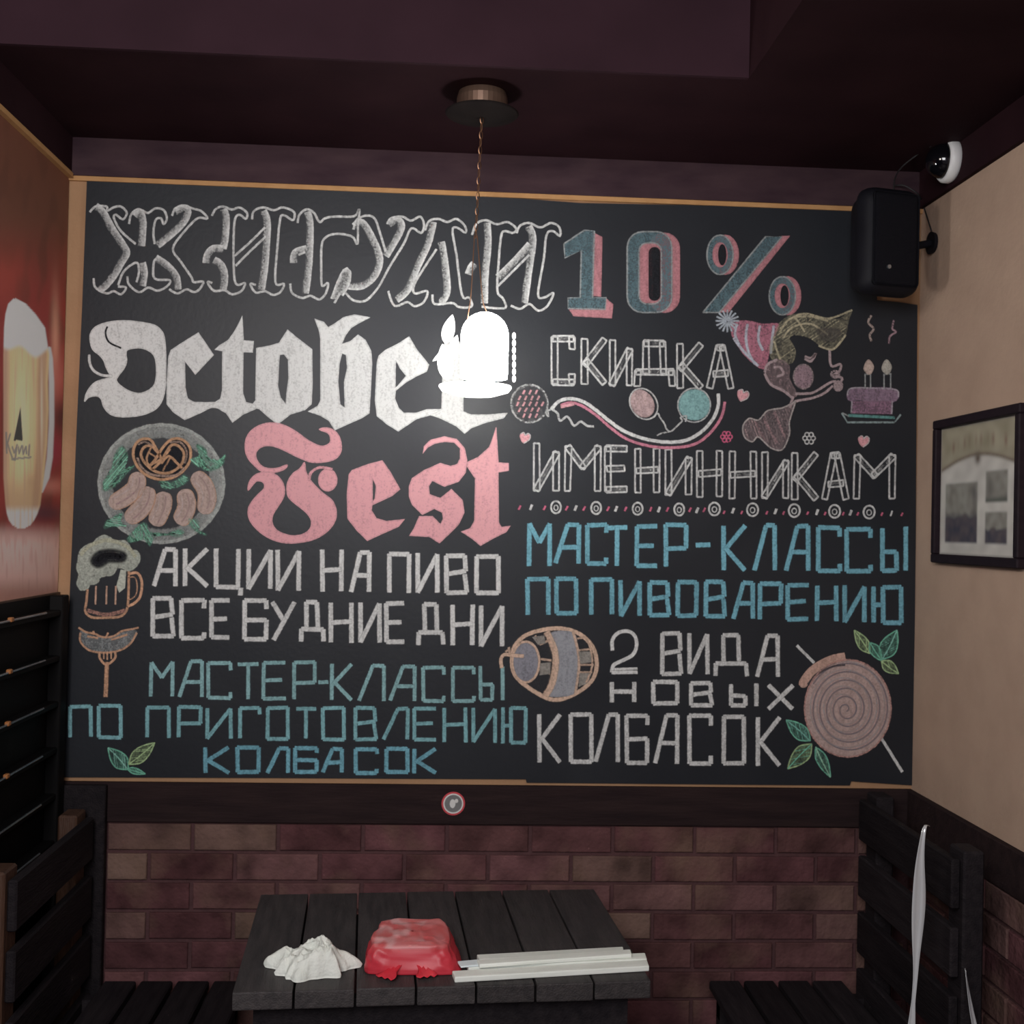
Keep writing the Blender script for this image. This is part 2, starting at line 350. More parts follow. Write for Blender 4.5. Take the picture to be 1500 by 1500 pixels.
def row(label, col, w, letters, d=.93):
    k=label.split(' chalk '); nm={'I':'Ы','-':'-'}
    for ch,x0,x1,ya,yb in letters:
        c=Chalk(); ck=random.uniform(.94,1.06)
        for pl in G[ch]:
            P=[Vector((x0+(x1-x0)*u+random.uniform(-.5,.5), ya+(yb-ya)*v+random.uniform(-.6,.6))) for u,v in pl]
            cc=tuple(q*ck for q in col)
            c.strokes(P,w*1.22,cc,d)
        c.build('chalk_letter',f'{k[0]} chalk stroke {nm.get(ch,ch)} of {k[1]}')
G2={'А':[[(0,1),(.42,0),(.6,0),(1,1)],[(.24,.68),(.8,.66)]],'И':[[(0,0),(0,1),(1,.2),(1,1)]]}
def outrow(label, col, bw, letters):
    k=label.split(' chalk ')
    for ch,x0,x1,ya,yb in letters:
        c=Chalk()
        for pl in G2.get(ch,G[ch]):
            P=[Vector((x0+bw/2+(x1-x0-bw)*u, ya+2+(yb-ya-4)*v)) for u,v in pl]
            for a,b in zip(P[:-1],P[1:]):
                t=(b-a).normalized(); n_=Vector((-t.y,t.x))*bw/2; a2=a-t*bw*.3; b2=b+t*bw*.3; j=lambda:Vector((random.uniform(-.5,.5),random.uniform(-.5,.5)))
                q=[a2+n_+j(),b2+n_+j(),b2-n_+j(),a2-n_+j()]
                c.strokes(q+[q[0]],2.3,col,.86)
                if abs(t.y)<.93: c.ribbon([a,b],bw*.46,col,.56)
        c.build('chalk_letter',f'{k[0]} chalk letter {ch} of {k[1]}')
row('white chalk line АКЦИИ НА ПИВО',WH,4.6,[('А',226,257,805,858),('К',271,303,804,858),('Ц',317,349,804,860),('И',364,396,805,862),('И',407,438,806,865),('Н',472,500,806,866),('А',514,541,809,867),('П',570,599,812,868),('И',612,641,811,868),('В',654,684,814,868),('О',698,730,815,868)],1.0)
row('white chalk line ВСЕ БУДНИЕ ДНИ',WH,4.6,[('В',224,254,877,932),('С',266,299,879,935),('Е',310,336,880,934),('Б',358,390,880,936),('У',399,431,882,937),('Д',441,474,882,939),('Н',485,515,883,941),('И',528,556,883,941),('Е',566,592,884,940),('Д',613,649,885,944),('Н',663,692,886,945),('И',705,735,887,946)],.98)
row('pale teal chalk line МАСТЕР-КЛАССЫ',TEA,3.9,[('М',221,253,970,1020),('А',263,296,969,1020),('С',305,338,971,1022),('Т',349,378,973,1024),('Е',386,418,971,1023),('Р',431,461,970,1024),('-',467,481,990,1008),('К',486,515,973,1025),('Л',526,562,975,1026),('А',572,607,976,1026),('С',620,650,978,1027),('С',663,694,978,1027),('Ь',704,721,976,1025),('I',736,736,977,1025)])
row('teal chalk line ПО ПРИГОТОВЛЕНИЮ',(.25,.50,.54),3.9,[('П',103,133,1035,1079),('О',145,177,1034,1080),('П',216,247,1036,1080),('Р',262,294,1036,1079),('И',304,338,1037,1081),('Г',352,380,1037,1081),('О',392,422,1037,1082),('Т',434,463,1038,1081),('О',473,504,1037,1083),('В',521,551,1037,1083),('Л',562,597,1038,1083),('Е',607,638,1038,1083),('Н',651,682,1037,1087),('И',693,725,1037,1087),('Ю',737,770,1037,1088)])
row('blue chalk word КОЛБАСОК',BLU,4.2,[('К',301,335,1095,1132),('О',348,379,1095,1131),('Л',392,422,1096,1132),('Б',432,464,1096,1131),('А',473,501,1097,1131),('С',521,552,1097,1132),('О',566,597,1097,1131),('К',607,638,1097,1132)])
row('blue chalk line МАСТЕР-КЛАССЫ',BLU,4.7,[('М',775,805,767,829),('А',814,848,769,825),('С',860,888,769,825),('Т',890,918,773,828),('Е',933,962,771,829),('Р',975,1005,769,830),('-',1020,1040,788,808),('К',1060,1091,770,835),('Л',1105,1135,770,835),('А',1151,1184,771,836),('С',1199,1230,773,836),('С',1240,1275,775,837),('Ь',1293,1313,774,836),('I',1327,1326,772,836)],.98)
row('blue chalk line ПО ПИВОВАРЕНИЮ',BLU,4.7,[('П',773,803,848,900),('О',815,844,848,898),('П',866,896,849,900),('И',909,937,850,902),('В',952,980,853,901),('О',993,1020,853,902),('В',1034,1062,852,903),('А',1074,1103,854,906),('Р',1113,1144,855,907),('Е',1154,1184,857,907),('Н',1197,1225,858,909),('И',1237,1266,858,911),('Ю',1279,1320,860,912)])
row('white chalk words ВИДА',WH,4.4,[('В',970,998,928,987),('И',1010,1036,928,987),('Д',1048,1094,930,990),('А',1109,1139,931,991)])
row('small white chalk word НОВЫХ',WH,4.4,[('Н',896,929,999,1028),('О',957,992,999,1030),('В',1012,1043,1001,1033),('Ь',1071,1092,1002,1033),('I',1108,1108,1002,1034),('Х',1126,1161,1004,1038)])
row('white chalk word КОЛБАСОК',WH,4.4,[('К',790,820,1047,1116),('О',836,866,1047,1116),('Л',873,905,1047,1116),('Б',918,948,1048,1117),('А',960,992,1048,1118),('С',1010,1041,1048,1118),('О',1060,1090,1050,1118),('К',1110,1142,1051,1121)])
c=Chalk((720,880,4.6875)); c.line([(830,340),(830,270),(870,220),(940,210),(985,245),(995,310),(970,370),(900,410),(840,440),(825,490)],4.4).line([(825,492),(1000,490)],4.4).line([(845,470),(1000,465)],3); c.build('chalk_letter','white chalk digit 2')
outrow('white outlined chalk word СКИДКА',WH,8.5,[('С',808,842,494,562),('К',852,888,497,562),('И',893,926,499,564),('Д',929,989,501,565),('К',992,1029,504,568),('А',1036,1074,507,568)])
outrow('white outlined chalk word ИМЕНИННИКАМ',WH,8.5,[('И',782,819,650,718),('М',827,880,654,719),('Е',886,920,655,719),('Н',930,966,658,721),('И',975,1013,659,724),('Н',1021,1058,661,727),('Н',1068,1108,662,730),('И',1116,1155,663,729),('К',1160,1198,664,731),('А',1204,1243,665,731),('М',1250,1311,667,730)])
# blackletter words, filled
c1=(100,240,3.75); c2=(450,240,3.75); c6=(340,560,3.409)
c=Chalk(c1)
BL_=lambda ch,wd,cl:c.build('chalk_letter',f'solid {cl} blackletter {ch} of {wd}')
c=Chalk(c1)
c.poly([(125,925),(160,890),(230,868),(320,862),(430,875),(490,895),(525,940),(535,1020),(536,1150),(530,1250),(505,1320),(460,1360),(380,1385),(290,1390),(230,1375),(195,1335),(180,1290),(150,1275),(110,1285),(90,1305),(100,1260),(130,1215),(170,1190),(235,1172),(222,1145),(205,1110),(195,1080),(170,1050),(135,1020),(120,970)],WH,1.02,True,[[(330,1020),(400,1012),(460,1040),(482,1090),(482,1180),(460,1230),(400,1260),(340,1250),(290,1220),(265,1190),(280,1160),(310,1120),(322,1080),(318,1045)]])
c.line([(115,1050),(120,1100),(145,1140),(190,1162),(240,1165)],3.2,WH,.95).line([(215,895),(205,930),(225,980),(290,1012)],2.2,DK,1)
BL_('O','October','white')
c=Chalk(c1)
c.poly([(553,1060),(565,1025),(610,995),(715,928),(798,1050),(697,1157),(640,1085),(642,1230),(655,1290),(690,1310),(760,1312),(850,1308),(850,1335),(780,1340),(720,1370),(640,1405),(580,1365),(543,1320),(543,1200)],WH,1.02)
BL_('c','October','white')
c=Chalk(c1)
c.poly([(955,835),(962,970),(1018,975),(1012,1035),(960,1035),(958,1260),(975,1310),(1030,1325),(1030,1345),(960,1375),(902,1420),(870,1370),(820,1340),(760,1335),(800,1318),(838,1290),(848,1240),(848,1030),(805,1020),(830,1000),(880,970),(915,920)],WH,1.02)
BL_('t','October','white')
c=Chalk(c1)
c.poly([(1035,1012),(1110,1000),(1160,985),(1205,912),(1260,960),(1338,1020),(1340,1200),(1335,1320),(1300,1350),(1220,1375),(1150,1430),(1100,1390),(1050,1345),(1000,1338),(1030,1300),(1032,1200)],WH,1.02,False,[[(1160,1050),(1185,1045),(1210,1075),(1212,1180),(1200,1270),(1195,1320),(1165,1285),(1150,1220),(1155,1120)]])
BL_('o','October','white')
c=Chalk(c2)
c.poly([(42,852),(90,870),(115,900),(150,880),(200,845),(260,830),(345,845),(290,870),(240,900),(210,940),(190,990),(240,975),(280,940),(320,970),(350,1030),(355,1100),(340,1370),(300,1395),(220,1430),(152,1462),(120,1410),(70,1380),(5,1360),(60,1330),(75,1300),(75,960),(65,910)],WH,1.02,False,[[(190,1040),(215,1050),(222,1120),(205,1200),(208,1340),(180,1320),(168,1200),(175,1100)]])
BL_('b','October','white')
c=Chalk(c2)
c.poly([(385,1090),(395,1055),(430,1025),(500,990),(560,950),(600,1020),(668,1105),(655,1140),(600,1165),(540,1200),(485,1245),(480,1290),(500,1340),(530,1370),(600,1370),(660,1350),(740,1350),(690,1375),(600,1400),(500,1468),(440,1430),(385,1385),(375,1300),(380,1180)],WH,1.02,False,[[(485,1080),(510,1120),(545,1165),(500,1220),(482,1232)]])
BL_('e','October','white')
c=Chalk(c2)
c.poly([(690,1080),(720,1050),(745,1000),(800,950),(858,1000),(930,940),(1000,1020),(950,1090),(858,1060),(855,1360),(900,1380),(1000,1380),(1100,1370),(1080,1395),(980,1420),(900,1450),(865,1480),(820,1440),(740,1400),(650,1370),(740,1345),(748,1060)],WH,1.02)
BL_('r','October','white')
c6_=c6
PD=1.05
c=Chalk(c6)
c.poly([(65,320),(75,270),(110,230),(170,205),(240,208),(310,240),(380,290),(440,318),(480,310),(492,285),(480,255),(435,235),(480,228),(520,250),(542,290),(545,340),(525,375),(480,395),(400,400),(330,375),(260,340),(200,318),(150,322),(120,350),(125,390),(160,425),(220,430),(275,412),(260,435),(210,450),(150,445),(110,415),(75,370)],PK,PD,True)
c.poly([(80,540),(90,490),(130,455),(190,450),(235,475),(260,520),(258,570),(230,620),(205,660),(200,700),(225,740),(290,765),(350,760),(390,730),(395,690),(370,650),(320,610),(280,570),(275,510),(300,460),(340,430),(362,400),(370,450),(400,500),(450,550),(500,590),(520,640),(515,690),(480,740),(420,780),(340,800),(250,800),(170,770),(110,720),(82,670),(85,620),(120,570),(160,530),(155,500),(120,495)],PK,PD,True)
c.ell((478,488),46,55,PK,PD,fill=True).line([(385,490),(395,450),(440,425),(500,435)],3.4,PK,.95)
BL_('F','Fest','pink')
c=Chalk(c6)
c.poly([(585,460),(600,440),(680,410),(750,392),(790,450),(838,535),(800,565),(700,612),(695,640),(720,680),(770,695),(862,685),(830,720),(750,755),(675,790),(625,740),(578,680),(575,560)],PK,PD,False,[[(700,480),(720,520),(715,580),(700,600)]])
BL_('e','Fest','pink')
c=Chalk(c6)
c.poly([(885,520),(900,480),(960,440),(1040,405),(1090,420),(1125,410),(1140,380),(1140,330),(1110,300),(1060,295),(1010,305),(975,325),(952,355),(960,320),(990,290),(1060,272),(1120,285),(1160,330),(1172,390),(1165,450),(1130,495),(1060,520),(1000,490),(980,520),(985,560),(1040,580),(1095,535),(1150,590),(1158,650),(1130,710),(1080,760),(1035,802),(985,770),(885,765),(910,730),(935,670),(1000,670),(1040,710),(1055,680),(1050,650),(1010,630),(950,660),(900,610),(885,570)],PK,PD)
BL_('s','Fest','pink')
c=Chalk(c6)
c.poly([(1318,225),(1328,400),(1380,405),(1380,440),(1328,450),(1330,700),(1345,725),(1390,718),(1370,745),(1300,780),(1240,815),(1200,780),(1145,745),(1190,730),(1212,690),(1215,480),(1175,420),(1175,400),(1230,375),(1285,325)],PK,PD)
BL_('t','Fest','pink')
# ornamental outlined headline
HB=[(0,'Ж'),(303,'И'),(425,'Г'),(515,'У'),(566,'Л'),(690,'И')]; HC={}; ho=c1
def pick(p):
    x=sum(ho[0]+q[0]/ho[2] for q in p)/len(p); x=x if x<700 or True else x
    k_=[i for i,(b_,_) in enumerate(HB) if x>=b_][-1]
    if k_ not in HC: HC[k_]=Chalk()
    return HC[k_].at(ho)
def T(p,w=7.6): pick(p).line(p,w,WH,.9,prof=[(-1,0),(-.72,.98),(-.2,.80),(.5,.60),(1.15,0)])
def Nn(p): pick(p).line(p,2.9,WH,.88)
for p in ([(150,235),(190,270),(240,360),(300,450),(318,490),(290,540),(250,610),(200,670),(170,690)],[(370,290),(395,270),(408,320),(405,390),(400,450)],[(590,265),(630,245),(655,265),(630,320),(570,380),(490,445)],[(405,545),(415,600),(405,670)],[(480,520),(540,560),(590,620),(600,690)],
 [(850,250),(865,300),(860,400),(848,465)],[(760,545),(768,500),(800,468),(850,470)],[(800,530),(840,560),(857,620),(848,690)],[(1070,260),(1090,320),(1085,450),(1075,580),(1058,690)],
 [(1310,265),(1325,330),(1322,500),(1312,620),(1300,710)],[(1240,545),(1250,490),(1310,470)]): T(p)
for p in ([(120,265),(150,235),(210,235),(215,258),(250,240),(290,235),(322,270),(300,305),(262,280),(252,300),(290,370),(370,440)],[(335,330),(345,280),(380,250),(410,258),(440,270),(480,245),(525,255),(542,300),(525,332),(510,300),(480,310),(468,380),(475,440)],
 [(570,285),(590,245),(640,230),(680,245),(730,260),(765,300),(710,300),(640,370),(575,465),(620,540),(675,620),(690,650),(742,648),(720,690),(690,705),(650,690),(600,712),(555,690)],[(275,665),(300,600),(340,560),(380,545),(388,600),(375,650)],[(325,620),(335,665),(390,705),(440,680),(490,697),(540,675),(558,640),(475,630),(470,545),(485,520)],
 [(140,630),(150,680),(210,712),(250,700),(290,717),(318,680),(275,675)],[(790,285),(810,250),(850,235),(900,252),(940,240),(982,270),(975,302),(940,280),(915,310),(908,450),(912,620),(930,665),(972,655),(950,700),(900,717),(860,695),(800,697),(765,650),(790,655)],
 [(915,505),(1000,430),(1080,350)],[(920,560),(1000,480),(1085,400)],[(1010,305),(1020,260),(1070,240),(1130,255),(1180,240),(1240,265),(1235,310),(1190,285),(1165,300),(1150,450),(1138,650),(1185,660),(1165,705),(1125,720),(1080,700),(1030,707),(1000,660),(1030,665)],
 [(1260,325),(1270,280),(1310,250),(1350,270),(1380,320),(1410,300),(1460,290),(1570,288),(1598,250),(1592,330),(1588,440),(1560,400),(1480,385),(1420,400),(1392,450),(1390,600),(1395,670),(1427,655),(1415,710),(1380,745),(1330,725),(1285,737),(1230,710),(1220,660)],[(1265,500),(1300,485)]): Nn(p)
ho=c2
for p in ([(262,345),(300,325),(355,410),(395,520),(370,610),(300,668),(225,668)],[(450,335),(495,310),(512,360),(430,505)],[(150,745),(185,650),(218,590),(215,650),(180,715)],[(690,320),(660,440),(600,570),(550,690),(490,745)],[(735,430),(755,560),(765,700),(730,765)],[(985,325),(990,450),(975,600),(970,765)],[(1215,345),(1237,420),(1212,600),(1190,765)],[(1050,625),(1130,550),(1225,445)]): T(p)
T([(888,608),(902,575),(920,550)],8)
for p in ([(255,360),(270,310),(320,285),(370,300),(400,380),(430,480)],[(440,330),(460,300),(520,290),(570,312),(622,290),(642,340),(625,380),(572,355),(530,440),(450,570),(390,680),(320,752),(250,748),(195,700),(150,765)],
 [(648,365),(670,315),(720,303),(770,320),(820,303),(865,340),(870,378),(820,350),(798,370),(820,500),(850,720),(890,735),(905,780),(870,790),(830,785),(795,765),(700,770),(688,720)],[(710,470),(650,560),(590,660),(590,712),(660,700),(640,760),(590,782),(550,760),(480,780),(445,700)],
 [(905,390),(930,330),(980,310),(1040,332),(1100,320),(1147,355),(1130,380),(1085,370),(1065,400),(1050,560),(1045,700),(1075,740),(1090,790),(1020,792),(960,785)],[(1050,670),(1130,590),(1220,500)],[(1150,380),(1170,340),(1220,325),(1280,350),(1340,325),(1385,350),(1388,397),(1350,370),(1315,390),(1300,520),(1268,715),(1300,735),(1352,710),(1320,780),(1270,807),(1220,770),(1170,797),(1120,780)]): Nn(p)
for k_ in sorted(HC): HC[k_].build('chalk_letter',f'ornate hollow white {HB[k_][1]} of the headline')
# 10%
c3=(780,300,3.75); c=Chalk(c3); SL=(.115,.18,.205); P2=(.50,.225,.25); TEN='slate blue {} with pink drop shade'
c.poly([(330,150),(382,178),(375,505),(330,500)],P2,.95).poly([(200,575),(400,570),(405,515),(442,548),(435,622),(225,610)],P2,.98)
c.poly([(172,215),(285,140),(340,142),(330,510),(405,510),(400,575),(195,570),(195,512),(262,510),(268,250),(178,292)],SL,.86)
c.line([(172,215),(285,140),(340,145),(330,510),(405,510),(400,575),(195,570),(195,512),(262,510),(268,250),(178,292),(172,215)],2.0,GREY,.85,False)
c.build('chalk_letter',TEN.format('digit 1')); c=Chalk(c3)
def rr(x0,y0,x1,y1,r,n=5):
    o=[]
    for cx_,cy_,a in ((x1-r,y0+r,-90),(x1-r,y1-r,0),(x0+r,y1-r,90),(x0+r,y0+r,180)):
        for k in range(n+1): t=math.radians(a+90*k/n); o.append((cx_+r*math.cos(t),cy_+r*math.sin(t)))
    return o
c.poly(rr(640,155,808,592,85),P2,.95,holes=[rr(641,230,700,530,28)]); c.poly(rr(585,212,660,540,36),P2,.95)
c.poly(rr(640,235,700,525,28),DK,1)
c.poly(rr(520,148,765,592,85),SL,.86,holes=[rr(585,210,708,545,45)])
for q in (rr(520,148,765,592,85),rr(585,210,708,545,45)): c.ribbon([c.P(p) for p in q],2.0,GREY,.85,loop=True)
c.build('chalk_letter',TEN.format('digit 0')); c=Chalk(c3)
for cx_,cy_,a,b_ in ((1030,275,72,108),(1372,500,72,105)):
    c.poly([(cx_+30+a*math.cos(i*.314),cy_+b_*math.sin(i*.314)) for i in range(20)],P2,.95)
    c.poly([(cx_+a*math.cos(i*.314),cy_+b_*math.sin(i*.314)) for i in range(20)],SL,.9)
    c.poly([(cx_+(a*.55)*math.cos(i*.314),cy_+b_*.62*math.sin(i*.314)) for i in range(20)],P2,.95)
    c.poly([(cx_+12+(a*.28)*math.cos(i*.314),cy_+b_*.52*math.sin(i*.314)) for i in range(20)],DK,1.1)
    c.ell((cx_,cy_),a,b_,GREY,.85,2.0)
c.poly([(1370,172),(1412,170),(1075,590),(1025,592)],P2,.95); c.poly([(935,592),(1280,175),(1370,175),(1025,592)],SL,.86)
c.line([(935,592),(1280,175),(1370,175),(1025,592),(935,592)],2.0,GREY,.85,False)
c.build('chalk_letter',TEN.format('percent sign'))
# dotted divider, each mark its own piece
PR=(.60,.16,.25)
def dot(o,x,y,dx,dy,w,col,name): c=Chalk(o); c.line([(x+dx,y-dy),(x-dx,y+dy)],w,col,.9); c.build(name)
def ringmark(o,x,y,a,b): c=Chalk(o); c.ell((x,y),a,b,WH,.9,2.4).ell((x,y+3),a*.42,b*.42,WH,.85,1.6); c.build('chalk_ring')
o=(740,560,4.16667)
for x in (88,240,375,482,628,735,888,990,1128,1215): dot(o,x,764+x*.012,6,12,2.6,PR,'chalk_dash')
for x in (158,430,677,938,1172): dot(o,x,760+x*.018,6,15,3.2,WH,'chalk_dot')
for x in (310,555,808,1062): ringmark(o,x,757+x*.018,30,37)
o=(1040,700,4.6875)
for x in (97,217,390,505,670,790,915,1015,1180,1318): dot(o,x,235+x*.012,5,10,2.4,PR,'chalk_dash')
for x in (158,450,735,965,1245): dot(o,x,222+x*.018,6,17,3.2 if x<1200 else 2.2,WH,'chalk_dot')
for x in (30,292,578,855,1092): ringmark(o,x,213+x*.02,38,44)
# plate of sausages
c=Chalk((100,600,4.6875)); PG=(.33,.35,.34)
c.ell((640,508),388,364,PG,.86,17).ell((640,508),428,404,(.45,.48,.46),.85,4.5).ell((640,508),350,330,PG,.7,6).ell((640,508),405,380,(.5,.52,.5),.62,5,a0=-60,a1=60).ell((640,508),385,362,(.5,.52,.5),.55,4,a0=110,a1=330)
c.build('chalk_plate','grey chalk plate'); Chalk.LIFT=9
def greens(o,pts,ang):
    c=Chalk(o); c.poly(pts,(.16,.36,.27),.62,True,soft=4); c.hatch(pts,(.32,.66,.50),.8,2.6,ang,1.7); c.hatch(pts,(.22,.52,.36),.75,3.6,ang+28,1.6); c.build('chalk_greens')
o=(100,600,4.6875)
for pts,an in (([(375,250),(410,330),(390,400),(460,380),(400,440),(330,520),(250,560),(240,500),(300,400),(320,310)],-50),([(880,240),(940,270),(960,330),(1030,350),(1080,310),(1050,390),(960,420),(860,370),(840,340),(900,320)],40),([(630,490),(720,500),(800,450),(830,480),(780,520),(700,545),(640,530)],20),([(270,760),(370,710),(360,770),(400,800),(300,800),(250,815)],10),([(410,880),(480,800),(530,780),(560,840),(640,850),(700,860),(600,870),(560,935),(520,890),(430,910)],60),([(690,850),(760,825),(800,845),(740,875)],10),([(830,750),(890,760),(905,830),(950,860),(880,840),(840,800)],50)): greens(o,pts,an)
for p_ in ([(475,430),(465,530),(390,600),(285,655)],[(545,530),(535,620),(490,690),(400,765)],[(655,565),(650,650),(625,720),(590,795)],[(785,550),(815,640),(795,720),(750,780)],[(860,440),(930,520),(955,610),(925,715)]):
    c=Chalk(o); P=[c.P(q) for q in p_]; P=crom(P,12); n=len(P); prf=[max(.18,(1-abs((2*i/(n-1)-1))**5)**.6) for i in range(n)]
    w=14.5; c.ribbon(P,[w*q for q in prf],(.47,.36,.32),.98,.86)
    c.ribbon(P,[w*q for q in prf],(.60,.38,.27),.9,prof=[(-1.03,0),(-.92,.9),(-.70,0)]); c.ribbon(P,[w*q for q in prf],(.60,.38,.27),.9,prof=[(.70,0),(.92,.9),(1.03,0)])
    c.ribbon(P[5:-5],5,(.62,.52,.50),.62,prof=[(.5,0),(1.2,.85),(1.9,0)]); c.ribbon(P[5:-5],5,(.36,.22,.27),.7,prof=[(-1.6,0),(-.7,.7),(.4,0)])
    c.build('chalk_sausage')
c=Chalk(o); c.poly([(600,270),(560,200),(490,210),(450,270),(455,350),(510,430),(600,470),(690,470),(780,430),(835,350),(835,260),(780,205),(710,200),(650,260)],DK,1,True)
PZ=(.55,.33,.20)
c.line([(640,340),(600,260),(560,205),(490,210),(450,270),(455,350),(510,430),(600,475),(690,475),(780,430),(835,350),(835,260),(780,205),(710,205),(650,260),(600,340),(550,400)],3.4,PZ,.92)
c.line([(620,300),(570,250),(520,260),(500,310),(530,370),(600,425),(690,435),(770,385),(795,310),(770,260),(720,240),(680,280),(640,350),(580,410)],3.4,PZ,.9)
c.line([(570,260),(540,330),(560,380),(650,330),(700,270)],2.6,PZ,.88).line([(640,370),(690,320),(750,370),(780,400)],3.2,PZ,.9).line([(475,330),(500,390),(560,440),(640,455),(740,450),(800,400)],3,TAN,.75).line([(560,300),(600,330),(570,370)],2.2,PZ,.8).line([(650,420),(700,330)],2.4,PZ,.8).line([(480,240),(530,222),(580,250)],2.6,TAN,.7).line([(700,225),(770,225),(815,290),(800,370)],2.6,TAN,.7)
c.build('chalk_pretzel'); Chalk.LIFT=0
# beer mug with foam
c=Chalk((80,780,3.947))
foam=[(138,165),(150,110),(190,75),(225,62),(250,35),(290,20),(325,35),(350,55),(400,50),(430,75),(440,105),(475,110),(492,145),(475,190),(430,220),(395,205),(360,205),(335,240),(290,250),(260,258),(245,290),(205,300),(185,325),(150,328),(132,290),(145,245),(132,210)]
c.poly(foam,(.50,.54,.47),.86,True,soft=4); c.poly([(225,165),(260,125),(330,115),(395,130),(385,155),(310,155),(260,185)],DK,1.0,True,soft=11)
c.line([(150,130),(200,80),(300,45),(410,75),(470,140)],5,(.55,.56,.42),.8)
c.poly([(385,215),(412,220),(405,320),(375,345),(360,310)],(.55,.58,.5),.95)
c.line([(190,330),(185,400),(178,455),(215,490),(300,492),(380,485),(420,440),(428,330),(430,225)],3.2,ORA,.82).line([(190,450),(300,475),(410,450)],5,(.55,.30,.24),.75)
c.line([(428,240),(480,235),(505,290),(495,370),(460,410),(425,425)],3.4,ORA,.9).line([(430,260),(465,260),(478,310),(468,365),(430,390)],1.8,ORA,.75)
for x in (240,302,355): c.line([(x,310),(x-3,415)],2.3,(.62,.40,.30),.9)
c.build('chalk_drawing','beer mug with foam')
c=Chalk((80,780,3.947))
c.poly([(150,570),(200,590),(260,605),(330,600),(400,575),(460,560),(475,590),(440,640),(370,680),(290,690),(200,675),(160,630)],GREY,.72,True)
for p in ([(140,550),(180,575),(230,585),(280,605),(340,600),(390,570),(440,560),(485,550)],[(150,580),(150,630),(200,680),(290,695),(380,680),(440,640),(475,580)],[(230,590),(225,570)],[(300,600),(310,580)],[(190,600),(250,610)],[(330,620),(420,590)]): c.line(p,2.6,ORA,.85)
c.line([(260,690),(262,725),(290,760),(320,755),(350,725),(352,690)],3,ORA,.9).line([(285,690),(285,730)],2,ORA,.9).line([(305,690),(305,735)],2,ORA,.9).line([(328,690),(328,730)],2,ORA,.9)
c.line([(303,750),(300,850),(295,950)],5.2,ORA,.85)
c.build('chalk_drawing','sausage on an orange fork')
def leaf(c,a,b,w,col,col2=None):
    A,B=Vector(a),Vector(b); t=(B-A); n_=Vector((-t.y,t.x)).normalized()*w; pts=[A,A+t*.3+n_,A+t*.65+n_*.85,B,A+t*.65-n_*.85,A+t*.3-n_]
    c.poly(pts,tuple(q*.7 for q in col),.62,True); c.hatch(pts,col2 or col,.75,2.6,math.degrees(math.atan2(t.y,t.x))+35,1.2)
    for sgn in (1,-1): c.line([A,A+t*.3+n_*sgn,A+t*.65+n_*.85*sgn,B],1.7,col,.85)
    c.line([A,A+t*.5+n_*.1,B],1.5,col2 or col,.9)
c=Chalk((80,780,3.947)); YG=(.45,.62,.33)
leaf(c,(425,1370),(310,1245),42,GRN,(.3,.6,.5)); leaf(c,(430,1340),(580,1215),38,YG); leaf(c,(420,1365),(525,1395),16,GRN); c.build('chalk_drawing','pair of green leaves low on the left')
c=Chalk((1020,880,4.4118)); leaf(c,(1120,340),(1020,190),34,YG); leaf(c,(1200,380),(1295,190),52,GRN,(.28,.6,.5)); leaf(c,(1120,270),(1200,390),30,GRN); leaf(c,(1195,390),(1305,470),34,YG); c.build('chalk_drawing','green leaves above the coiled sausage')
c=Chalk((1020,880,4.4118)); leaf(c,(735,905),(580,770),44,GRN,(.22,.5,.42)); leaf(c,(745,925),(590,1085),48,YG,GRN); leaf(c,(770,945),(865,1140),32,GRN,(.35,.62,.45)); c.build('chalk_drawing','green leaves beneath the coiled sausage')
# coiled sausage on a skewer
c=Chalk((1020,880,4.4118)); c.line([(650,290),(760,400)],3.6,WH,.95).line([(1190,880),(1330,1105)],3.6,WH,.95)
cx_,cy_=978,690; RB=(.50,.37,.34)
c.poly([(cx_+278*math.cos(i*.2094),cy_+5+312*math.sin(i*.2094)) for i in range(30)],RB,.95)
P=[]; 
for i in range(330):
    a=i/330*2*math.pi*5.6; r_=1-i/330*.97; P.append(c.P((cx_-20*(1-r_)+270*r_*math.cos(a+3.7),cy_+8*(1-r_)+300*r_*math.sin(a+3.7))))
c.ribbon(P,4.6,(.60,.43,.40),.8,prof=[(-1,0),(0,.85),(.6,.5),(1.2,0)]); c.ribbon([p+Vector((1.5,1.5)) for p in P],2.0,(.22,.20,.23),.78); c.ribbon([p-Vector((2.5,1.5)) for p in P[:250]],1.8,(.45,.44,.45),.66)
c.line([(690,545),(695,520),(740,460),(800,415),(880,378),(960,362)],7.5,(.58,.38,.31),.95,core=.8).ell((692,530),26,30,(.58,.38,.31),.95,fill=True).line([(720,540),(790,470),(880,425),(960,415)],2.4,(.08,.07,.08),.9).ell((cx_,cy_+5),280,315,(.62,.36,.32),.75,2.2)
c.build('chalk_drawing','coiled sausage on a white skewer')
